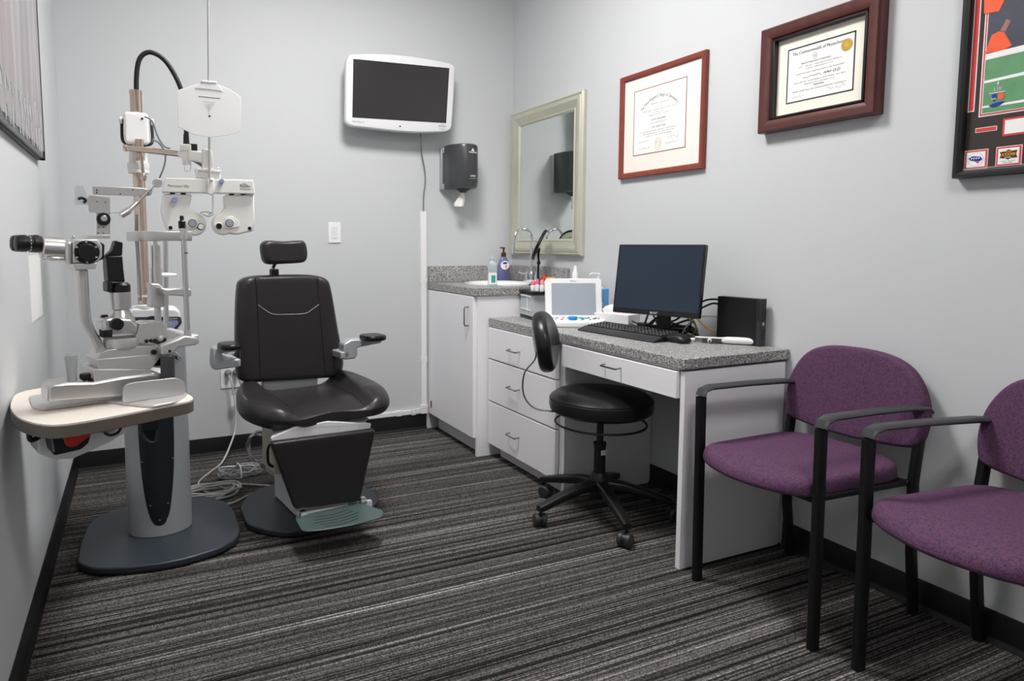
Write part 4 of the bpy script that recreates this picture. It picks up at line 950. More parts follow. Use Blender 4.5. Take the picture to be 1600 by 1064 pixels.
# leg rest shell and pad
def q3(u, v, d): return pc(u, v, d)
tp = [q3(421, 680, -.29), q3(466, 668, -.30), q3(516, 660, -.30), q3(584, 658, -.29)]
lt, rt_ = q3(425, 686, -.29), q3(584, 663, -.29); lb, rb = q3(463, 797, -.31), q3(567, 783, -.31)
sh = MB()
front = [lt, tp[1], tp[2], rt_, rb, lb]
sh.grid([[Vector((p.x*.8, -.16, p.z*.98+.004)) for p in front], [p+Vector((0, .02, 0)) for p in front]]).build('leg_rest_shell', 'shell', t, bev=.004)
mL = axes((0, -.285, 0), (1, 0, 0), (0, -.06, 1), (0, -1, -.06))
lp = roundpoly([(lt.x-.022, lt.z+.004), (rt_.x-.016, rt_.z-.004), (rb.x-.018, rb.z+.010), (lb.x-.010, lb.z+.010)], .016, 4)
MB().pad(lp, .032, .012, mL, top=lambda x, y: .004).build('leg_rest_pad', 'leather', t)
MB().b2((-.17, -.32, .095), (.14, -.30, .12), Matrix.Rotation(math.radians(3), 4, 'Y')).build('hinge_bar', 'shell', t)
for x in (-.150, .098): MB().lathe([(.012, -.012), (.012, .012)], (x, -.335, .125), (1, 0, 0), 16).b2((x-.01, -.34, .12), (x+.01, -.32, .14)).build('hinge_bracket', 'chrome', t)
zf = .118
fpp = [pc.z(463, 800, zf), pc.z(462, 812, zf), pc.z(473, 829.5, zf), pc.z(500, 828, zf), pc.z(550, 820, zf), pc.z(596, 808, zf), pc.z(600, 798, zf), pc.z(562, 784, zf)]
fo = roundpoly([(p.x, p.y) for p in fpp], .02, 4)
ft = MB().prism(fo, zf-.006, zf).build('footplate', 'fplate', t, bev=.002)
b = MB(); xs0 = sum(p.x for p in fpp)/8; ys0 = sum(p.y for p in fpp)/8
for k_ in range(5):
    y = ys0+.05-.024*k_; b.tube([(xs0-.09+.012*abs(k_-2), y-.0+.0, zf+.0004), (xs0, y-.012, zf+.0004), (xs0+.09-.012*abs(k_-2), y+.002, zf+.0004)], .0022, 5, smooth=5, flat=.5)
b.build('grip_line', 'teal', ft)
# seat
out = [Vector(p) for p in ((-.20, .16), (-.245, .13), (-.285, .05), (-.305, -.08), (-.285, -.19), (-.24, -.255), (-.15, -.285), (-.03, -.275), (.08, -.275), (.19, -.285), (.265, -.25), (.30, -.16), (.31, -.06), (.285, .06), (.245, .13), (.20, .16), (0, .17))]
def stop(x, y):
    ax_ = max(0, abs(x-.005)-.13); bol = min(1, ax_/.07); bol = bol*bol*(3-2*bol)
    return bol*(.038+.03*max(0, (y+.12)/.3))-.42*max(0, -y-.14)**1.3-.10*max(0, ax_-.10)*1.5
seat = MB().pad(catmull(out, 4, True), .082, .034, Matrix.Translation((0, 0, .423)), top=stop, inner=14, er2=.042, bot=lambda x, y: .04*max(0, abs(x)-.1)*2.5+.2*max(0, -y-.12)*max(0, 1-abs(x)/.24)).build('seat', 'leather', t, sub=1)
def stitch(P_, mt, par, r=.0015): return MB().tube(P_, r, 5, smooth=6).build('stitching', mt, par)
for s_ in (-1, 1):
    stitch([(s_*.15, y, .505+stop(s_*.15, y)+.001) for y in (.14, .05, -.05, -.15, -.22, -.255)], 'seam', seat, .002)
    stitch([(s_*(.005+k_[0]), k_[1], .505+stop(s_*(.005+k_[0]), k_[1])-.004) for k_ in ((.235, .08), (.272, -.03), (.272, -.12), (.24, -.20), (.20, -.24), (.155, -.255))], 'thread', seat, .0012)
MB().grid([[(x, y, z) for x, y in rrect(wx_, wy_, .03, 4, 0, cy_)] for z, wx_, wy_, cy_ in ((.36, .30, .32, -.02), (.412, .40, .36, -.03))]).build('seat_pan', 'shell', t)
MB().b2((-.145, .13, .44), (.105, .16, .60)).build('back_support', 'silver', t, bev=.004)
# backrest
bp_ = [q3(u, v, .11) for u, v in ((371, 560), (370.5, 500), (373, 450), (378, 438), (392, 432), (420, 430), (470, 429), (495, 430.5), (510, 436), (517, 450), (529, 510), (539, 560), (539, 575), (533, 586), (520, 590), (460, 595), (400, 598), (383, 597), (373, 590))]
bo = catmull([Vector((p.x, p.z)) for p in bp_], 4, True)
cxb = sum(p.x for p in bo)/len(bo); czb = sum(p.y for p in bo)/len(bo)
mBk = axes((0, .175, 0), (1, 0, 0), (0, 0, 1), (0, -1, 0))
btop = lambda x, z: .02*min(1, max(0, abs(x-cxb)-.13)/.06)-.02*max(0, (abs(x-cxb)-.17)/.06)+.006
back = MB().pad(bo, .065, .026, mBk, top=btop, inner=12).build('backrest', 'leather', t, sub=1)
def bkp(u, v, r=.002):
    p = q3(u, v, .11); return Vector((p.x, .110-btop(p.x, p.z)-r*.3, p.z))
stitch([bkp(*p) for p in ((397, 434), (400, 460), (402, 500), (404, 550), (406, 590))], 'seam', back, .0022)
stitch([bkp(*p) for p in ((495, 434), (497, 460), (500, 500), (504, 550), (506, 588))], 'seam', back, .0022)
stitch([bkp(*p) for p in ((402, 476), (412, 483), (426, 490.5), (450, 491), (476, 489.5), (487, 483), (498, 475))], 'thread', back, .0016)
stitch([bkp(*p)+Vector((0, .006, 0)) for p in ((377.5, 452), (376, 500), (375, 560), (378, 583))], 'thread', back, .0012)
stitch([bkp(*p)+Vector((0, .006, 0)) for p in ((512, 452), (523, 510), (533, 560), (532, 576))], 'thread', back, .0012)
MB().prism([(x*.9+cxb*.1, z*.94+czb*.06) for x, z in bo], 0, .03, axes((0, .20, 0), (1, 0, 0), (0, 0, 1), (0, -1, 0))).build('back_shell', 'shell', t, bev=.006)
# headrest
hp = [q3(u, v, .10) for u, v in ((409, 385), (413, 378), (422, 375.5), (445, 377), (466, 375.5), (476, 377), (480, 386), (481, 400), (477, 409), (466, 411.5), (445, 412.5), (424, 413.5), (415, 411), (411, 402))]
ho = catmull([Vector((p.x, p.z)) for p in hp], 3, True)
MB().pad(ho, .065, .026, axes((0, .155, 0), (1, 0, 0), (0, 0, 1), (0, -1, 0)), top=lambda x, z: .8*(x+.038)**2*1.2).build('headrest', 'leather', t, sub=1)
p = q3(431, 420, .13)
MB().b2((p.x-.018, .13, .985), (p.x+.014, .165, 1.03)).build('headrest_socket', 'blackm', t, bev=.003)
MB().tube([(p.x, .15, 1.0), (p.x-.002, .165, 1.03), (p.x+.01, .15, 1.06), (p.x+.04, .13, 1.08)], .010, 10, smooth=4, flat=.6).build('headrest_stem', 'chrome', t)
# armrests
for s_, (u0, v0, u1, v1) in ((-1, (334, 545, 372, 575)), (1, (539, 534, 561, 560))):
    a = q3(u0, v0, .0); c_ = q3(u1, v1, .0); x0, x1 = a.x, c_.x; z0, z1 = c_.z, a.z
    if s_ < 0: pts = [(x0-.0, z1), (x0-.006, z0+.03), (x0+.0, z0), (x1+.01, z0+.004), (x1+.01, z0+.03), (x0+.04, z0+.035), (x0+.03, z1-.02), (x1, z1-.018), (x1+.008, z1-.006), (x0+.02, z1+.006)]
    else: pts = [(x0-.005, z1-.01), (x0-.005, z0), (x0+.05, z0), (x0+.062, z0+.02), (x0+.060, z1-.032), (x0+.18, z1-.02), (x0+.185, z1-.008), (x0+.11, z1+.004), (x0+.03, z1+.006)]
    ar = MB().prism(pts, -.03, .03, axes((0, .03, 0), (1, 0, 0), (0, 0, 1), (0, -1, 0))).build('armrest_bracket', 'silver', t, bev=.006)
    xc = (a.x+.055) if s_ < 0 else a.x+.125
    MB().pad(rrect(.078 if s_ < 0 else .10, .12, .035, 6), .024, .010, Matrix.Translation((xc, -.02, z1-.002+(0 if s_ < 0 else .003)))).build('armrest_pad', 'vinyl', ar)
    MB().b2((x1-.02 if s_ < 0 else .16, .0, z0+.006), (x1+.012 if s_ < 0 else x0+.02, .19, z0+.035)).b2((-.30 if s_ < 0 else .1, .16, z0+.006), (-.1 if s_ < 0 else x0+.02, .19, z0+.035)).build('armrest_mount', 'silver', t, bev=.004)

# ================================================================= INSTRUMENT STAND
SO = Vector((-2.15, -.95, 0))
t = thing('instrument_stand', 'grey ophthalmic instrument stand with slate base, oval panel and tall metal pole', 'instrument stand', SO)
base = [(-.278, -.215), (-.279, -.051), (-.265, .12), (-.235, .20), (-.17, .25), (-.05, .265), (.12, .262), (.213, .238), (.262, .15), (.285, .04), (.283, -.17), (.26, -.245), (.194, -.300), (.08, -.335), (-.012, -.340), (-.12, -.322), (-.224, -.285)]
bo = roundpoly(base, .03, 3)
bpl = MB().prism(bo, .009, .032).build('base_plate', 'slate', t, bev=.005)
MB().prism([(x*.975, y*.985) for x, y in bo], 0, .014).build('base_rim', 'black', bpl)
def colout(k_, wd=.117, dp=.11):
    o = []
    for i in range(17): a = -PI/2+(i-8)*math.radians(68)/8; o.append((wd*math.sin((i-8)/8*PI/2*.98)*k_, -.02-dp*math.cos((i-8)/8*PI/2)*.85*k_))
    for i in range(17): o.append((-wd*math.sin((i-8)/8*PI/2*.98)*k_, .02+dp*.8*math.cos((i-8)/8*PI/2)*k_))
    return o
MB().grid([[(x, y, z) for x, y in colout(k_)] for z, k_ in ((.034, 1.0), (.3, .99), (.69, .98), (.78, .98))]).build('column', 'silver', t)
# dark oval inset on the front of the column
rings = []
zc, hz, hx = .475, .40, .0625
def colfront(x, off):
    th = math.asin(max(-1, min(1, x/.117/.985)))/.98
    return -.02-.11*.85*.985*math.cos(th)-off
for sc_, off in ((1.0, -.002), (1.0, .0015), (.96, .003), (.6, .0035), (.2, .0035)):
    rings.append([(hx*sc_*math.copysign(abs(math.cos(a))**.72, math.cos(a)), colfront(hx*sc_*math.copysign(abs(math.cos(a))**.72, math.cos(a)), off), zc+hz*sc_*math.sin(a)) for a in [2*PI*i/48 for i in range(48)]])
pn = MB().grid([[Vector(p)+Vector((-.004, 0, 0)) for p in r] for r in rings]).build('oval_panel', 'teal', t)
b = MB()
for a in (.4, 2.74, -.4, -1.0, -2.14, -1.57, -2.74):
    x = hx*.93*math.cos(a); b.ball((x-.004, colfront(x, .004), zc+hz*.94*math.sin(a)), .0025, 8)
b.build('screw', 'alu', pn)
# console head
hd = [(-.085, .74), (-.085, .885), (-.07, .900), (.08, .895), (.098, .88), (.100, .80), (.104, .74)]
MB().slab([(x, .08, z) for x, z in hd], (0, -.14, 0)).build('console_head', 'shell', t, bev=.008)
mC = axes((0, -.0605, 0), (1, 0, 0), (0, 0, 1), (0, -1, 0))
cp = MB().prism(roundpoly([(-.07, .868), (.098, .862), (.102, .838), (.06, .79), (-.07, .76)], .006, 3), -.001, .004, mC).build('console_panel', 'slate', t)
MB().prism(roundpoly([(.02, .852), (.088, .849), (.088, .835), (.05, .80), (.02, .80)], .005, 3), .004, .005, mC).build('console_keys', 'lilac', cp)
MB().tube([mC @ Vector((.055+.008*math.cos(2*PI*i/16), .838+.005*math.sin(2*PI*i/16), .0055)) for i in range(16)], .0008, 5, closed=True).build('key_symbol', 'paper', cp)
text('lettering', 'Reichert', .009, Matrix.Translation(SO) @ mC @ Matrix.Translation((.072, .8535, .0045)), 'paper', cp)
# pole
px_, py_ = -.028, -.03
MB().lathe([(.030, .898), (.030, .908), (.026, .912)], (px_, py_, 0)).build('pole_flange', 'shell', t)
MB().cyl((px_, py_, .905), (px_, py_, 1.69), .0215, .0215, 28).build('pole', 'nickel', t)
MB().cyl((px_, py_, .94), (px_, py_, .948), .024, n=28).build('pole_ring', 'shell', t)
MB().cyl((px_-.0, py_-.0, 1.40), (px_, py_, 1.475), .037, .030, 28).lathe([(.037, 1.415), (.038, 1.43), (.038, 1.436)], (px_, py_, 0)).build('pole_collar', 'shell', t)
MB().cyl((px_-.003, py_, 1.47), (px_-.003, py_, 1.62), .024, n=28).build('inner_arm_block', 'silver', t)
MB().pad(rrect(.082, .115, .014, 5, px_-.002, 1.555), .05, .010, axes((0, -.04, 0), (1, 0, 0), (0, 0, 1), (0, -1, 0))).build('joint_cover', 'white', t)
MB().lathe([(.004, 0), (.004, .0015)], (px_+.018, -.0902, 1.59), (0, -1, 0), 12).build('joint_screw', 'black', t)
b = MB()
for s_ in (-1, 1): b.tube([(px_+s_*.049, -.05, 1.59), (px_+s_*.051, -.06, 1.53), (px_+s_*.045, -.07, 1.505), (px_+s_*.02, -.075, 1.497)], .0055, 8, smooth=4)
b.build('joint_yoke', 'black', t)
for s_ in (-1, 1): MB().lathe([(.014, 0), (.014, .008), (.008, .011)], (px_+s_*.048, -.05, 1.585), (s_, 0, 0), 16).build('joint_knob', 'shell', t)
MB().cyl((px_+.006, -.09, 1.44), (px_+.006, -.09, 1.515), .0155, n=20).build('swivel_post', 'nickel', t)
a_ = at(196, 231, y=-1.06)-SO; c_ = at(284, 241, y=-1.13)-SO
MB().cyl(a_, c_, .0105, n=18).cyl(a_-(c_-a_)*.02, a_+(c_-a_)*.03, .0125).build('swing_arm', 'nickel', t)
MB().tube([a_+Vector((.05, .01, -.01)), a_+Vector((.052, .0, -.05)), a_+Vector((.055, 0, -.09))], .006, 8).ball(a_+Vector((.055, 0, -.1)), .012, 12, (1, 1, 1.3)).build('hanger_hook', 'nickel', t)
# gooseneck lamp
gp = [at(u, v, y=-.97)-SO for u, v in ((213.5, 152), (213, 125), (216, 98), (224, 85), (237, 82), (255, 92), (270, 112), (283, 140), (289, 170), (291, 198), (291, 216))]
MB().tube(gp, .0088, 10, smooth=6).build('gooseneck', 'cableb', t)
MB().lathe([(.010, 0), (.011, .03), (.013, .045), (.018, .05), (.018, .06), (.009, .062)], gp[-1]+Vector((0, 0, .015)), (0, 0, -1), 18).build('lamp_head', 'black', t)
MB().cyl((px_, py_, 1.688), (px_, py_, 1.70), .0225, n=24).build('pole_cap', 'nickel', t)
for P_ in ([(226, 182), (238, 190), (246, 212), (256, 228), (266, 232)], [(238, 218), (249, 224), (258, 240), (257, 258), (249, 279)]):
    MB().tube([at(u, v, y=-1.08)-SO for u, v in P_], .003, 6, smooth=6).build('lamp_cable', 'cable', t)
MB().tube([at(u, v, y=-1.0)-SO for u, v in ((214, 335), (212, 365), (215, 400), (219, 440), (220, 470))], .004, 6, smooth=6).build('pole_cable', 'cable', t)
# table and its arm
TO = Vector((-2.28, -1.80, .73)); TH = 17; pt = Plane(TO, TH); MT = Matrix.Translation(TO) @ Matrix.Rotation(math.radians(TH), 4, 'Z')
tout = [(-.205, .10), (-.165, .277), (-.08, .30), (.10, .30), (.175, .28), (.187, .2), (.187, -.10), (.170, -.145), (.10, -.155), (-.02, -.177), (-.148, -.186), (-.185, -.14), (-.212, -.04)]
tout = roundpoly(tout, [.05, .07, .06, .05, .03, .03, .03, .04, .1, .1, .06, .05, .08], 4)
tt = MB().prism(tout, -.004, 0, MT).build('table_top', 'tabletop', t, w=True)
MB().prism([(x*1.004, y*1.004) for x, y in tout], -.033, -.0035, MT).build('table_edge', 'tableedge', tt, w=True, bev=.002)
arm = [(-.167, -.038), (-.168, -.102), (-.13, -.125), (-.091, -.131), (.0, -.105), (.11, -.042)]
MB().slab([MT @ Vector((x, -.02, z)) for x, z in arm], MT.to_3x3() @ Vector((0, .10, 0))).build('table_bracket', 'shell', t, w=True, bev=.004)
A_ = MT @ Vector((.0, .06, -.075)); B_ = Vector((-2.15, -1.0, .655))
dA = (B_-A_); dA.normalize(); sA = Vector((0, 0, 1)).cross(dA)
MB().grid([[P0+sA*x+Vector((0, 0, z)) for x, z in rrect(.11, .07, .015, 3)] for P0 in (A_, B_)]).build('table_arm', 'shell', t, w=True)
MB().tube([at(u, v, y=-1.085) for u, v in ((221, 664), (222, 676), (230, 688), (240, 691), (245, 684), (246, 664))], .007, 8, smooth=5).build('cable_loop', 'dark', t, w=True)
p = at(238, 665, y=-1.08); MB().b2((p.x-.03, p.y-.02, p.z-.012), (p.x+.022, p.y+.03, p.z+.03)).build('cable_junction', 'black', t, w=True, bev=.004)
# things hung under the table
t2 = thing('lens_case', 'black and red case hung under the instrument table', 'case', MT @ Vector((-.06, -.08, -.12)), math.radians(TH))
l2 = lambda u, v, d=-.06: (pt(u, v, d)-pt(0, 0, 0)*0)
pts = [pt(u, v, -.10) for u, v in ((78, 686), (84, 713), (128, 703), (139, 693), (143, 680), (137, 668), (80, 672))]
MB().slab([MT @ p for p in pts], MT.to_3x3() @ Vector((0, .07, 0))).build('casing', 'black', t2, w=True, bev=.006)
pts = [pt(u, v, -.108) for u, v in ((99, 672), (100, 688), (104, 697), (112, 699.5), (122, 696), (143, 680), (145, 668), (100, 668))]
MB().slab([MT @ p for p in pts], MT.to_3x3() @ Vector((0, .01, 0))).build('flap', 'red', t2, w=True, bev=.003)
MB().slab([MT @ pt(u, v, -.103) for u, v in ((79, 684), (83, 706), (86, 706), (82, 684))], MT.to_3x3() @ Vector((0, .004, 0))).build('clasp', 'cable', t2, w=True)
t2 = thing('cable_clip', 'grey clip with a short black lead under the front table edge', 'clip', MT @ Vector((.02, -.09, -.06)), math.radians(TH))
MB().slab([MT @ pt(u, v, -.08) for u, v in ((148, 668), (150, 674), (165, 678), (180, 674), (182, 664))], MT.to_3x3() @ Vector((0, .03, 0))).build('clip', 'silver', t2, w=True, bev=.002)
MB().tube([MT @ pt(u, v, -.085) for u, v in ((163, 676), (172, 680), (184, 676), (190, 666), (191, 660))], .0035, 7, smooth=4).build('lead', 'black', t2, w=True)
o = MB().tube([MT @ pt(u, v, -.06) for u, v in ((43, 660), (45, 675), (47, 687), (55, 686), (62, 682))], .006, 8, smooth=3).build('table_hook', 'black', w=True, loc=tuple(MT @ Vector((-.18, -.06, -.06)))); tag(o, 'small black hook under the left end of the instrument table', 'hook')

# ================================================================= SLIT LAMP
t = thing('slit_lamp', 'silver slit lamp microscope with black eyepieces on the beige instrument table', 'slit lamp', TO, math.radians(TH))
def sl(P_, d0, d1, name, mt, par=None, bev=.002):
    """solid with outline in the instrument's side plane, from depth d0 to d1"""
    return MB().slab([pt(u, v, d0)*1 for u, v in P_], (0, d1-d0, 0)).build(name, mt, par or t, bev=bev)
def cy(u, v, d0, d1, r0, r1=None, name='knob', mt='black', par=None, n=24):
    p = pt(u, v, d0); return MB().cyl((p.x, d0, p.z), (p.x, d1, p.z), r0, r1, n).build(name, mt, par or t, bev=.001)
tr = roundpoly([(-.155, -.012), (-.165, .03), (-.150, .17), (.17, .19), (.182, -.078), (.12, -.155), (.06, -.165), (.02, -.09), (-.012, -.016)], .012, 3)
MB().prism(tr, 0, .007).build('rail_plate', 'mgrey', t, bev=.002)
# sliding base
body = [(75, 629), (75, 607), (82, 600), (105, 598), (147, 597), (185, 590), (237, 583), (255, 584), (257, 612), (190, 620)]
sl(body, -.05, .035, 'cross_slide_base', 'alu', bev=.006)
for s_ in (0, 1):
    sh_ = roundpoly([(p.x, p.z) for p in [pt(u, v, -.09 if s_ == 0 else .11) for u, v in ((191, 630), (193, 603), (205, 598), (275, 590), (289, 597), (291, 616))]], .012, 4)
    MB().prism(sh_, 0, .004, axes((0, -.086 if s_ == 0 else .115, 0), (1, 0, 0), (0, 0, 1), (0, -1, 0))).build('wheel_cover', 'mgrey', t, bev=.001)
p = pt(113, 598, -.02)
MB().lathe([(.011, 0), (.0115, .03), (.0135, .055), (.015, .07), (.013, .078), (.006, .081)], (p.x, -.02, p.z-.008), n=24).build('joystick', 'joy', t)
MB().lathe([(.009, 0), (.009, .032), (.006, .034)], (p.x, -.02, p.z-.006), n=20).build('joystick_core', 'white', bpy.data.objects['joystick'])
MB().lathe([(.02, 0), (.014, .006)], (p.x, -.02, p.z-.012)).build('joystick_collar', 'joy', t)
for (u, v) in ((133, 587), (146, 594)):
    q_ = pt(u, v, -.03); MB().lathe([(.006, -.012), (.013, -.006), (.013, .004), (.011, .006)], (q_.x, -.03, q_.z), n=20).build('locking_knob', 'black', t)
sl([(144.7, 577), (237, 577), (238, 583), (232, 590), (147, 597)], -.045, .07, 'slide_block', 'mgrey')
sl([(150, 561.5), (250, 553), (250, 560), (237, 576), (156, 579)], -.04, .06, 'slide_block', 'mgrey')
sl([(167, 546.5), (213, 541), (250, 539), (250, 553), (230, 557), (151, 562), (156, 553)], -.035, .05, 'swing_base', 'mgrey')
sl([(262, 541), (272, 547), (285.5, 559), (274, 573), (262, 576), (240, 574), (240, 558)], -.02, .04, 'end_cap', 'mgrey')
MB().slab([pt(u, v, -.023) for u, v in ((236, 560), (276, 556), (278, 562), (262, 570), (236, 572))], (0, .004, 0)).build('rail_slot', 'black', t)
b = MB()
for u in (239, 256, 274): q_ = pt(u, 563, -.03); b.cyl((q_.x, -.03, q_.z), (q_.x, -.02, q_.z), .004, n=10)
b.build('rail_screw', 'alu', t)
# microscope arm
armL = [(121, 420), (138, 420), (141, 470), (143.5, 500), (150, 516), (163, 538), (168, 547), (160, 562), (151, 562), (151, 547), (143.4, 529), (131.6, 513), (126, 500), (123.5, 470)]
sl(armL, -.012, .022, 'microscope_arm', 'alu', bev=.005)
MB().slab([pt(u, v, -.014) for u, v in ((124, 424), (131, 424), (133.5, 500), (129, 500))], (0, .004, 0)).build('arm_inlay', 'mgrey', bpy.data.objects['microscope_arm'])
sl([(113, 412), (152, 411), (150, 420), (118, 422)], -.035, .045, 'head_plate', 'mgrey')
hb = sl([(114, 377), (117, 374), (152, 374), (160, 384), (160, 402), (152, 411), (114, 411)], -.032, .042, 'microscope_head', 'mgrey', bev=.006)
cy(135.5, 394, -.032, -.037, .029, name='dial_ring', mt='black', par=hb, n=40)
dk = cy(135.5, 394, -.037, -.048, .0215, .020, name='magnification_dial', mt='black', par=hb, n=32)
pq = pt(135.5, 394, -.038)
b = MB()
for k_ in range(6):
    a = PI/2+k_*PI/3; b.box((pq.x+.0255*math.cos(a), -.0376, pq.z+.0255*math.sin(a)), (.005, .001, .004))
b.build('dial_marks', 'silvert', hb)
sl([(157, 378), (164, 382), (163, 404), (155, 408)], -.022, .032, 'objective_ring', 'black', bev=.003)
sl([(102, 378), (113, 377), (113, 414), (103, 411)], -.028, .038, 'head_collar', 'alu', bev=.006)
p0, p1 = pt(64, 387, 0), pt(102, 389, 0); r_ = (pt(80, 367, 0)-pt(80, 404, 0)).length/2
MB().cyl((p0.x, .005, p0.z), (p1.x, .005, p1.z), r_, r_*.98, 32).build('binocular_body', 'alu', t, bev=.004)
sl([(72, 400), (104, 400), (104, 408), (78, 408)], -.02, .03, 'binocular_base', 'alu', bev=.006)
for dy in (-.004, .052):
    a0, a1 = pt(64, 380+1, 0), pt(22, 380, 0); e = (a1-a0)
    ey = MB().lathe([(.0185, 0), (.0185, .004), (.0215, .006), (.0215, .016), (.018, .018), (.018, .030), (.0205, .032), (.0205, e.length-.012), (.018, e.length-.003), (.012, e.length)], (a0.x, dy, a0.z), e, 28).build('eyepiece', 'black', t)
    b = MB(); F_ = frame(e)
    for k_ in range(14):
        a = 2*PI*k_/14; b.box((0, 0, 0), (.0012, .004, .002), Matrix.Translation(Vector((a0.x, dy, a0.z))+e.normalized()*.024) @ F_ @ Matrix.Rotation(a, 4, 'Z') @ Matrix.Translation((.0185, 0, 0)))
    b.build('scale_marks', 'silvert', ey)
cy(115, 371, -.01, .01, .004, name='top_screw', mt='alu')
# tonometer bracket
pb = sl([(139.5, 305), (172, 309), (172.4, 368), (151, 368), (151, 332), (139.5, 331)], .002, .006, 'tonometer_plate', 'mgrey', bev=.0005)
b = MB()
for (u, v) in ((152, 315), (165, 316), (154, 355), (162, 355), (154, 364), (162, 364)):
    q_ = pt(u, v, 0); b.cyl((q_.x, .0, q_.z), (q_.x, .003, q_.z), .0015, n=8)
b.build('screw_hole', 'black', pb)
sl([(135.5, 367), (172.4, 367), (172.4, 372.5), (135.5, 372.5)], -.012, .03, 'bracket_foot', 'mgrey', bev=.001)
cy(161, 342.5, .002, -.006, .0165, name='thumb_wheel', mt='black'); cy(162, 341.5, -.006, -.013, .009, .007, name='thumb_wheel_hub', mt='alu')
sl([(144.7, 290.5), (226, 294), (238, 299), (236, 305), (226, 307), (146, 303.5)], .0, .008, 'bracket_bar', 'mgrey', bev=.001)
b = MB()
for (u, v) in ((151, 297), (151, 301), (188, 303), (207, 297)): q_ = pt(u, v, 0); b.cyl((q_.x, -.001, q_.z), (q_.x, .001, q_.z), .0018, n=8)
b.build('screw', 'dark', t)
sl([(117, 293), (120, 290), (130, 290), (136, 306), (138, 320), (117, 320.5)], .004, .007, 'breath_shield', 'acrylic', bev=0)
MB().tube([pt(u, v, 0) for u, v in ((122, 311), (128, 309), (134, 313), (131, 317))], .0035, 8, smooth=3).build('shield_clip', 'black', t)
MB().tube([pt(u, v, 0) for u, v in ((138, 309), (139, 328), (144, 332), (170, 332.5), (186, 332.5))], .001, 6, smooth=4).build('wire_guide', 'alu', t)
# fixation lamp
MB().tube([pt(u, v, -.02) for u, v in ((188, 337), (201, 329), (203, 327), (216, 315))], [.009, .009, .0065, .006], 16).build('fixation_lamp', 'alu', t)
MB().tube([pt(u, v, -.02) for u, v in ((216, 315), (240, 291))], .0025, 8).build('fixation_rod', 'alu', t)
q_ = pt(246, 286, -.02); MB().cyl((q_.x, -.028, q_.z), (q_.x, -.012, q_.z), .0125, n=6).build('fixation_joint', 'mgrey', t, bev=.001)
q_ = pt(233, 299, -.01); MB().cyl((q_.x, -.02, q_.z), (q_.x, .0, q_.z), .006, n=14).build('bar_knob', 'alu', t)
# illumination tower
sl([(181, 375.5), (192.5, 379), (191.5, 399.5), (167, 399.5), (176, 391)], -.014, .018, 'prism_housing', 'black', bev=.003)
sl([(167, 399.5), (192, 399.5), (193.5, 420), (196, 441), (169.5, 441), (168, 422)], -.02, .024, 'lamp_house', 'black', bev=.004)
sl([(167.5, 441), (176, 439), (176, 457), (168, 456)], -.03, .012, 'collar_lug', 'black')
p = pt(187, 456, 0); MB().lathe([(.0265, 0), (.0265, .018), (.02, .024)], (p.x, 0, p.z), n=28).build('tower_collar', 'black', t)
a, c_ = pt(187, 456, 0), pt(189, 482, 0); MB().cyl((a.x, 0, a.z), (c_.x, 0, c_.z), .0265, .025, 28).build('tower_cylinder', 'alu', t)
p = pt(190, 506, 0); MB().lathe([(.034, 0), (.033, .012), (.026, .028), (.021, .038)], (p.x, 0, p.z), n=28).build('tower_dome', 'alu', t)
tb = sl([(160, 500), (170, 496), (206, 499), (217, 509), (214, 524), (165, 528), (161, 515)], -.035, .04, 'tower_body', 'alu', bev=.007)
cy(181, 506, -.035, -.052, .0155, name='adjusting_knob', mt='black', par=tb); q_ = pt(162, 500, 0); MB().cyl((q_.x+.01, .0, q_.z), (q_.x-.006, 0, q_.z), .014, n=20).build('adjusting_knob', 'black', tb, bev=.002)
b = MB()
for k_ in range(4): q_ = pt(162, 517.5+k_*3, -.036); b.b2((q_.x-.002, -.040, q_.z-.0018), (q_.x+.02, .0, q_.z+.0018))
b.build('ribbed_grip', 'black', tb)
p = pt(191, 544, 0); MB().lathe([(.036, 0), (.044, .006), (.0455, .018), (.044, .03)], (p.x+.0, 0, p.z), n=40).build('rotation_disc', 'mgrey', t)
sl([(213, 524), (219, 506), (230, 503), (252, 503), (260, 508), (262, 528), (255, 532), (213, 537)], -.03, .035, 'lower_prism_cover', 'mgrey', bev=.002)
b = MB()
for k_ in range(5): q_ = pt(229+k_*7, 533-.6*k_, -.033); b.ball((q_.x, -.033, q_.z), .0055, 10)
b.build('angle_detents', 'black', t); q_ = pt(251, 528, -.036); MB().ball((q_.x, -.034, q_.z), .0095, 14).build('tilt_knob', 'mgrey', t)
q_ = pt(240, 550, -.04); MB().cyl((q_.x, -.036, q_.z), (q_.x, -.045, q_.z), .0065, n=16).build('lock_screw', 'black', t)
# chin rest frame
sl([(251.5, 540), (289, 525), (310, 527.5), (309, 539), (279, 543), (271, 553), (252.6, 554)], -.075, -.045, 'chin_rest_base', 'mgrey', bev=.004)
q_ = pt(265, 548.5, -.076); MB().cyl((q_.x, -.079, q_.z), (q_.x, -.074, q_.z), .0035, n=12).build('base_screw', 'black', t)
a, c_ = pt(262, 555, -.06), pt(262.5, 617, -.06); MB().cyl(a, c_, .0185, .0175, 28).build('hand_grip', 'smoke', t, bev=.002)
MB().cyl(c_, pt(263.5, 629, -.06), .0165, .0165, 28).build('grip_foot', 'chrome', t)
MB().tube([pt(u, v, -.06) for u, v in ((293.5, 528), (287, 374))], .0075, 16).build('upright_rod', 'alu', t)
MB().cyl(pt(293.5, 530, -.06), pt(293, 516, -.06), .0105, .0095, 20).build('rod_socket', 'mgrey', t)
MB().cyl(pt(289, 394.5, -.06), pt(289, 396, -.06), .0082, n=16).build('eye_level_mark', 'black', t)
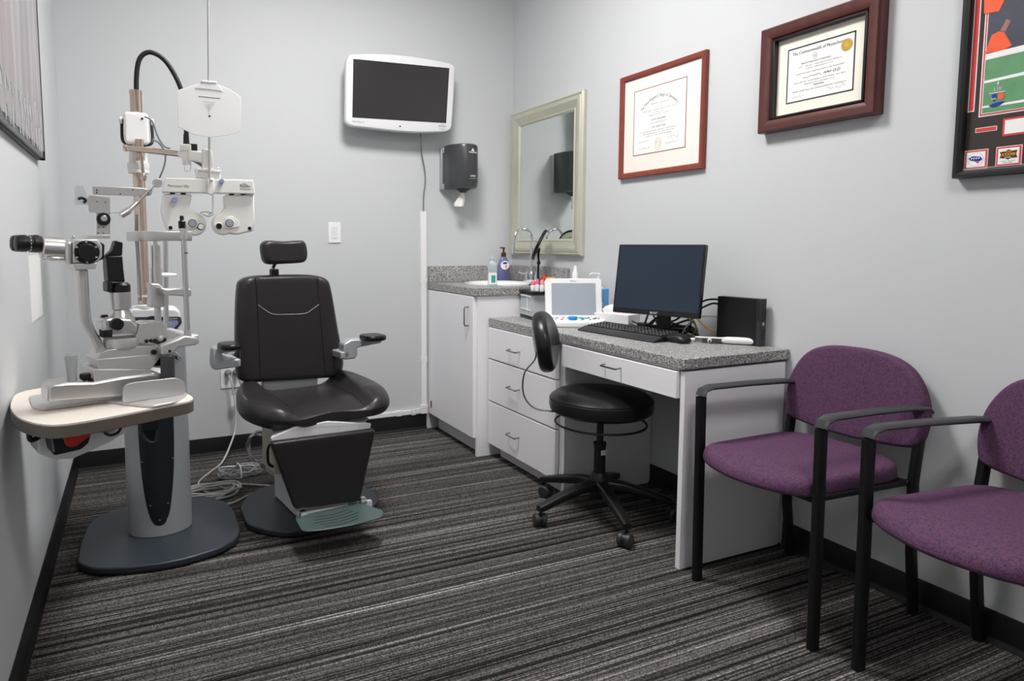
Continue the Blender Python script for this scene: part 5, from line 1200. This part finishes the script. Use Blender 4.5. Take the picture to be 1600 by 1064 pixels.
# curved forehead band in plan
ps = [pt(288, 366, -.06), pt(268, 366, -.03), pt(240, 365, .04), pt(225, 364, .12), pt(236, 363, .2), pt(262, 362, .25)]
MB().tube(ps, .014, 12, smooth=5, flat=1, up=(0, 0, 1)).build('forehead_rest', 'mgrey', t) if False else None
path = catmull([(.213, -.06, .43), (.16, -.055, .43), (.10, -.03, .43), (.088, .03, .43), (.10, .10, .43), (.16, .13, .43), (.213, .14, .43)], 5)
rings = []
for i, p in enumerate(path):
    tg = (path[min(i+1, len(path)-1)]-path[max(i-1, 0)]).normalized(); sd = Vector((-tg.y, tg.x, 0))
    rings.append([p+sd*x+Vector((0, 0, z)) for x, z in rrect(.009, .026, .003, 2)])
MB().grid(rings).build('forehead_rest', 'mgrey', t)
MB().cyl(pt(286, 374, -.06), pt(286.5, 357, -.06), .011, n=20).build('rod_clamp', 'mgrey', t)
MB().lathe([(.009, 0), (.0095, .018), (.005, .022), (.0055, .03), (.004, .034)], pt(284.5, 357, -.06), n=18).build('top_knob', 'black', t)
MB().tube([(.213, .14, .44), (.205, .14, .16)], .0075, 14).build('upright_rod', 'alu', t)
MB().b2((.20, -.06, .135), (.225, .15, .16)).build('lower_crossbar', 'mgrey', t, bev=.004)
MB().cyl(pt(247, 505, -.01), pt(246, 478, -.01), .0085, n=18).cyl(pt(243, 384, -.01), pt(243, 374, -.01), .006, n=14).build('chin_rest_post', 'alu', t)
MB().cyl(pt(244, 420, -.01), pt(243, 383, -.01), .0125, n=22).cyl(pt(245, 446, -.01), pt(244, 419, -.01), .0145, n=22).build('chin_rest_sleeve', 'alu', t)
sl([(235, 442), (250, 444), (258, 452), (258, 480), (236, 481), (237, 455)], -.03, .01, 'chin_rest_carrier', 'mgrey', bev=.004)
sl([(250, 449), (262, 452), (275, 450), (298, 451), (300, 455), (300, 463), (282, 463), (258, 461)], -.065, -.02, 'chin_rest_bracket', 'mgrey', bev=.004)
MB().prism(rrect(.05, .11, .02, 5, .165, .03), .320, .328).build('chin_cup', 'white', t, bev=.003)

# ================================================================= PHOROPTER
YP = -1.20
PO = at(325, 325, y=YP)
t = thing('phoropter', 'cream white phoropter head hanging from the swing arm of the stand', 'phoropter', PO)
def ph_(P_, d0, d1, name, mt, par=None, bev=.004, r=None):
    """outline in the plane y=YP; d0 to d1 metres toward the far wall"""
    pts = [at(u, v, y=YP) for u, v in P_]
    if r: pts = [Vector((x, YP, z)) for x, z in roundpoly([(p.x, p.z) for p in pts], r, 4)]
    return MB().slab([p+Vector((0, d0, 0)) for p in pts], (0, d1-d0, 0)).build(name, mt, par or t, w=True, bev=bev)
def pc_(u, v, d0, d1, r, name, mt, par=None, r1=None, n=24):
    p = at(u, v, y=YP); return MB().cyl((p.x, YP+d0, p.z), (p.x, YP+d1, p.z), r, r1, n).build(name, mt, par or t, w=True, bev=.0008)
ph_([(257, 279), (393.5, 282.5), (396.5, 304), (252.5, 301)], -.035, .03, 'crossbar', 'cream', r=.005)
def circ(u, v, ru, a0, a1, n=10): return [(u+ru*math.cos(math.radians(a0+(a1-a0)*i/n)), v-ru*math.sin(math.radians(a0+(a1-a0)*i/n))) for i in range(n+1)]
Lb = ph_([(254, 303), (300, 304.5), (295, 326)]+circ(304.5, 351, 17.5, 75, -130, 12)+[(266, 362), (259, 357), (250.5, 330)], -.02, .045, 'left_battery', 'cream', bev=.006)
Rb = ph_([(396, 304.5), (397, 341), (395, 361), (370, 367)]+circ(349, 350, 17.5, -60, -255, 12)+[(351, 325), (350, 305)], -.02, .045, 'right_battery', 'cream', bev=.006)
for (u, v, r_, pr_) in ((299.8, 349.2, .0145, Lb), (357, 349, .0145, Rb)):
    pc_(u, v, -.020, -.027, r_+.004, 'aperture_ring', 'cream', pr_); pc_(u, v, -.027, -.0285, r_, 'aperture_rim', 'black', pr_); pc_(u, v, -.0284, -.0295, r_-.002, 'lens', 'screeng', pr_)
pc_(312.7, 354.3, -.02, -.026, .0115, 'rotary_prism', 'black', Lb); pc_(312.9, 354.3, -.026, -.027, .0095, 'rotary_prism_glass', 'cream', Lb)
pc_(341, 353.7, -.02, -.026, .0125, 'rotary_prism', 'cream', Rb); pc_(341, 353.7, -.026, -.027, .0105, 'rotary_prism_glass', 'black', Rb)
pc_(388.6, 357, -.02, -.023, .0065, 'indicator_window', 'black', Rb); pc_(266, 356, -.02, -.023, .0065, 'indicator_window', 'black', Lb)
pc_(271.9, 313, -.02, -.045, .010, 'power_knob', 'lilac', Lb); pc_(343.7, 285, -.035, -.055, .0085, 'width_knob', 'lilac')
ph_([(350, 340), (361, 338), (372, 346), (373, 354), (356, 358), (349, 355)], -.0245, -.02, 'lens_mount', 'cream', Rb, bev=.001)
b = MB()
for (u, v) in ((269, 302.5), (286, 303.5), (361, 304.5), (379, 304.5)): p = at(u, v, y=YP); b.b2((p.x-.008, YP-.018, p.z-.004), (p.x+.008, YP-.01, p.z+.005))
b.build('hinge', 'dark', t, w=True)
ph_([(321.8, 280), (333, 280), (333, 302), (329, 307), (322, 304)], -.05, -.035, 'centre_slide', 'cream')
pc_(327.5, 284, -.05, -.056, .0045, 'centre_screw', 'alu')
MB().tube([at(332.5, 305, y=YP-.045), at(332.5, 333, y=YP-.045), at(326, 334.5, y=YP-.03)], .002, 8).build('alignment_rod', 'alu', t, w=True)
MB().tube([at(313, 333, y=YP-.03), at(322, 331, y=YP-.03), at(334, 334, y=YP-.03), at(326, 338, y=YP-.03)], .0018, 6, smooth=4, closed=True).build('nose_bridge', 'alu', t, w=True)
ph_([(306, 267), (343, 270), (344, 281), (306, 279.5)], -.03, .03, 'mounting_block', 'cream'); ph_([(304.5, 264), (344, 267.5), (343, 271.5), (306, 268)], -.036, .032, 'mounting_cap', 'cream', bev=.002)
p = at(341, 264, y=YP); MB().ball(tuple(p), .006, 10).build('cap_screw', 'alu', t, w=True)
ph_([(316, 232), (331, 236), (333, 267), (315, 265)], -.025, .02, 'suspension_column', 'cream', bev=.006)
ph_([(294, 235), (322, 238), (322, 256), (294, 250)], -.012, .02, 'suspension_arm', 'cream')
pz = at(291, 243, y=YP); MB().lathe([(.013, -.03), (.014, -.01), (.014, .02), (.010, .03)], (pz.x, YP+.01, pz.z), n=20).build('arm_pivot', 'cream', t, w=True, bev=.001)
a, c_ = at(283, 240, y=YP+.05), at(290, 241, y=YP+.015); MB().cyl(a, c_, .013, .015, 20).build('arm_socket', 'cream', t, w=True)
p = at(290, 230, y=YP); MB().b2((p.x-.017, YP-.01, p.z-.012), (p.x+.018, YP+.035, p.z+.01)).build('lamp_holder', 'cream', t, w=True, bev=.003)
p = at(300, 230, y=YP); MB().b2((p.x-.008, YP-.004, p.z-.012), (p.x+.018, YP+.02, p.z+.012)).build('holder_knob', 'black', t, w=True, bev=.003)
MB().tube([at(u, v, y=YP-.005) for u, v in ((288.5, 251), (288.5, 266), (291, 267.5), (296, 267.5), (298, 265), (298, 252))], .0012, 6).build('card_hook', 'alu', t, w=True)
MB().tube([at(u, v, y=YP+.01) for u, v in ((291, 248), (300, 250), (308, 254), (315, 259))], .0045, 8, smooth=5).build('cable', 'cable', t, w=True)
MB().tube([at(327.5, 282, y=YP-.045), at(325, -30, y=YP-.045)], .0064, 8, flat=.6).build('reading_rod', 'rod', t, w=True)
p = at(261, 293, y=YP); text('lettering', 'Phoroptor VRx', .0125, FB((p.x, YP-.0352, p.z)) @ Matrix.Rotation(-.01, 4, 'Z'), 'ink', t, align='LEFT', sx_=.9)
p = at(381, 294, y=YP); text('lettering', 'Reichert', .0125, FB((p.x, YP-.0352, p.z)), 'inkd', t, sx_=.85); p = at(381, 297.5, y=YP); text('lettering', 'TECHNOLOGIES', .005, FB((p.x, YP-.0352, p.z)), 'inkd', t)
MB().tube([at(u, v, y=YP-.0356) for u, v in ((374.5, 289.5), (381, 287), (388, 290))], .0007, 4, smooth=4).build('logo_arc', 'inkd', t, w=True)
# near point card
YK = YP-.062
t = thing('reading_card', 'white near point reading card clipped on the vertical rod', 'reading card', at(327, 214, y=YK))
cpts = [(277, 141), (298, 134.5), (312, 131), (341, 132), (358, 139), (376.3, 151.3), (376.3, 204), (365, 209), (351, 212.2), (330, 214.5), (316, 213), (302, 209.7), (277.8, 197.8)]
MB().slab([at(u, v, y=YK) for u, v in cpts], (0, .004, 0)).build('card', 'paper', t, w=True, bev=.001)
MB().slab([at(u, v, y=YK-.002) for u, v in ((304.4, 137.8), (310, 131), (342, 132), (348, 142.8), (330, 139.5))], (0, .003, 0)).build('clip', 'white', t, w=True, bev=.001)
MB().slab([at(u, v, y=YK-.004) for u, v in ((314.5, 124.7), (339, 127), (339, 130.5), (314.5, 128.5))], (0, .03, 0)).build('slider', 'white', t, w=True, bev=.002)
MB().slab([at(u, v, y=YK-.0005) for u, v in ((310, 150), (344, 153.3), (344, 154.3), (310, 151))], (0, .001, 0)).build('slot', 'ink', t, w=True)
p = at(327.5, 181.5, y=YK); MB().b2((p.x-.003, YK-.0006, p.z-.003), (p.x+.003, YK+.0004, p.z+.003)).build('window_mark', 'inkd', t, w=True)
p = at(327, 172, y=YK); mk = FB((p.x, YK-.0003, p.z)); lines(t, 'small_print', mk, [(.028-.007*i, .04-.007*i, .003) for i in range(6)], 'faint')
for i, h_ in enumerate((.016,)): MB().b2((p.x-.008, YK-.0006, p.z+.006), (p.x+.008, YK+.0002, p.z+.0075)).b2((p.x-.0008, YK-.0006, p.z-.004), (p.x+.0008, YK+.0002, p.z+.016)).build('cross_target', 'faint', t, w=True)
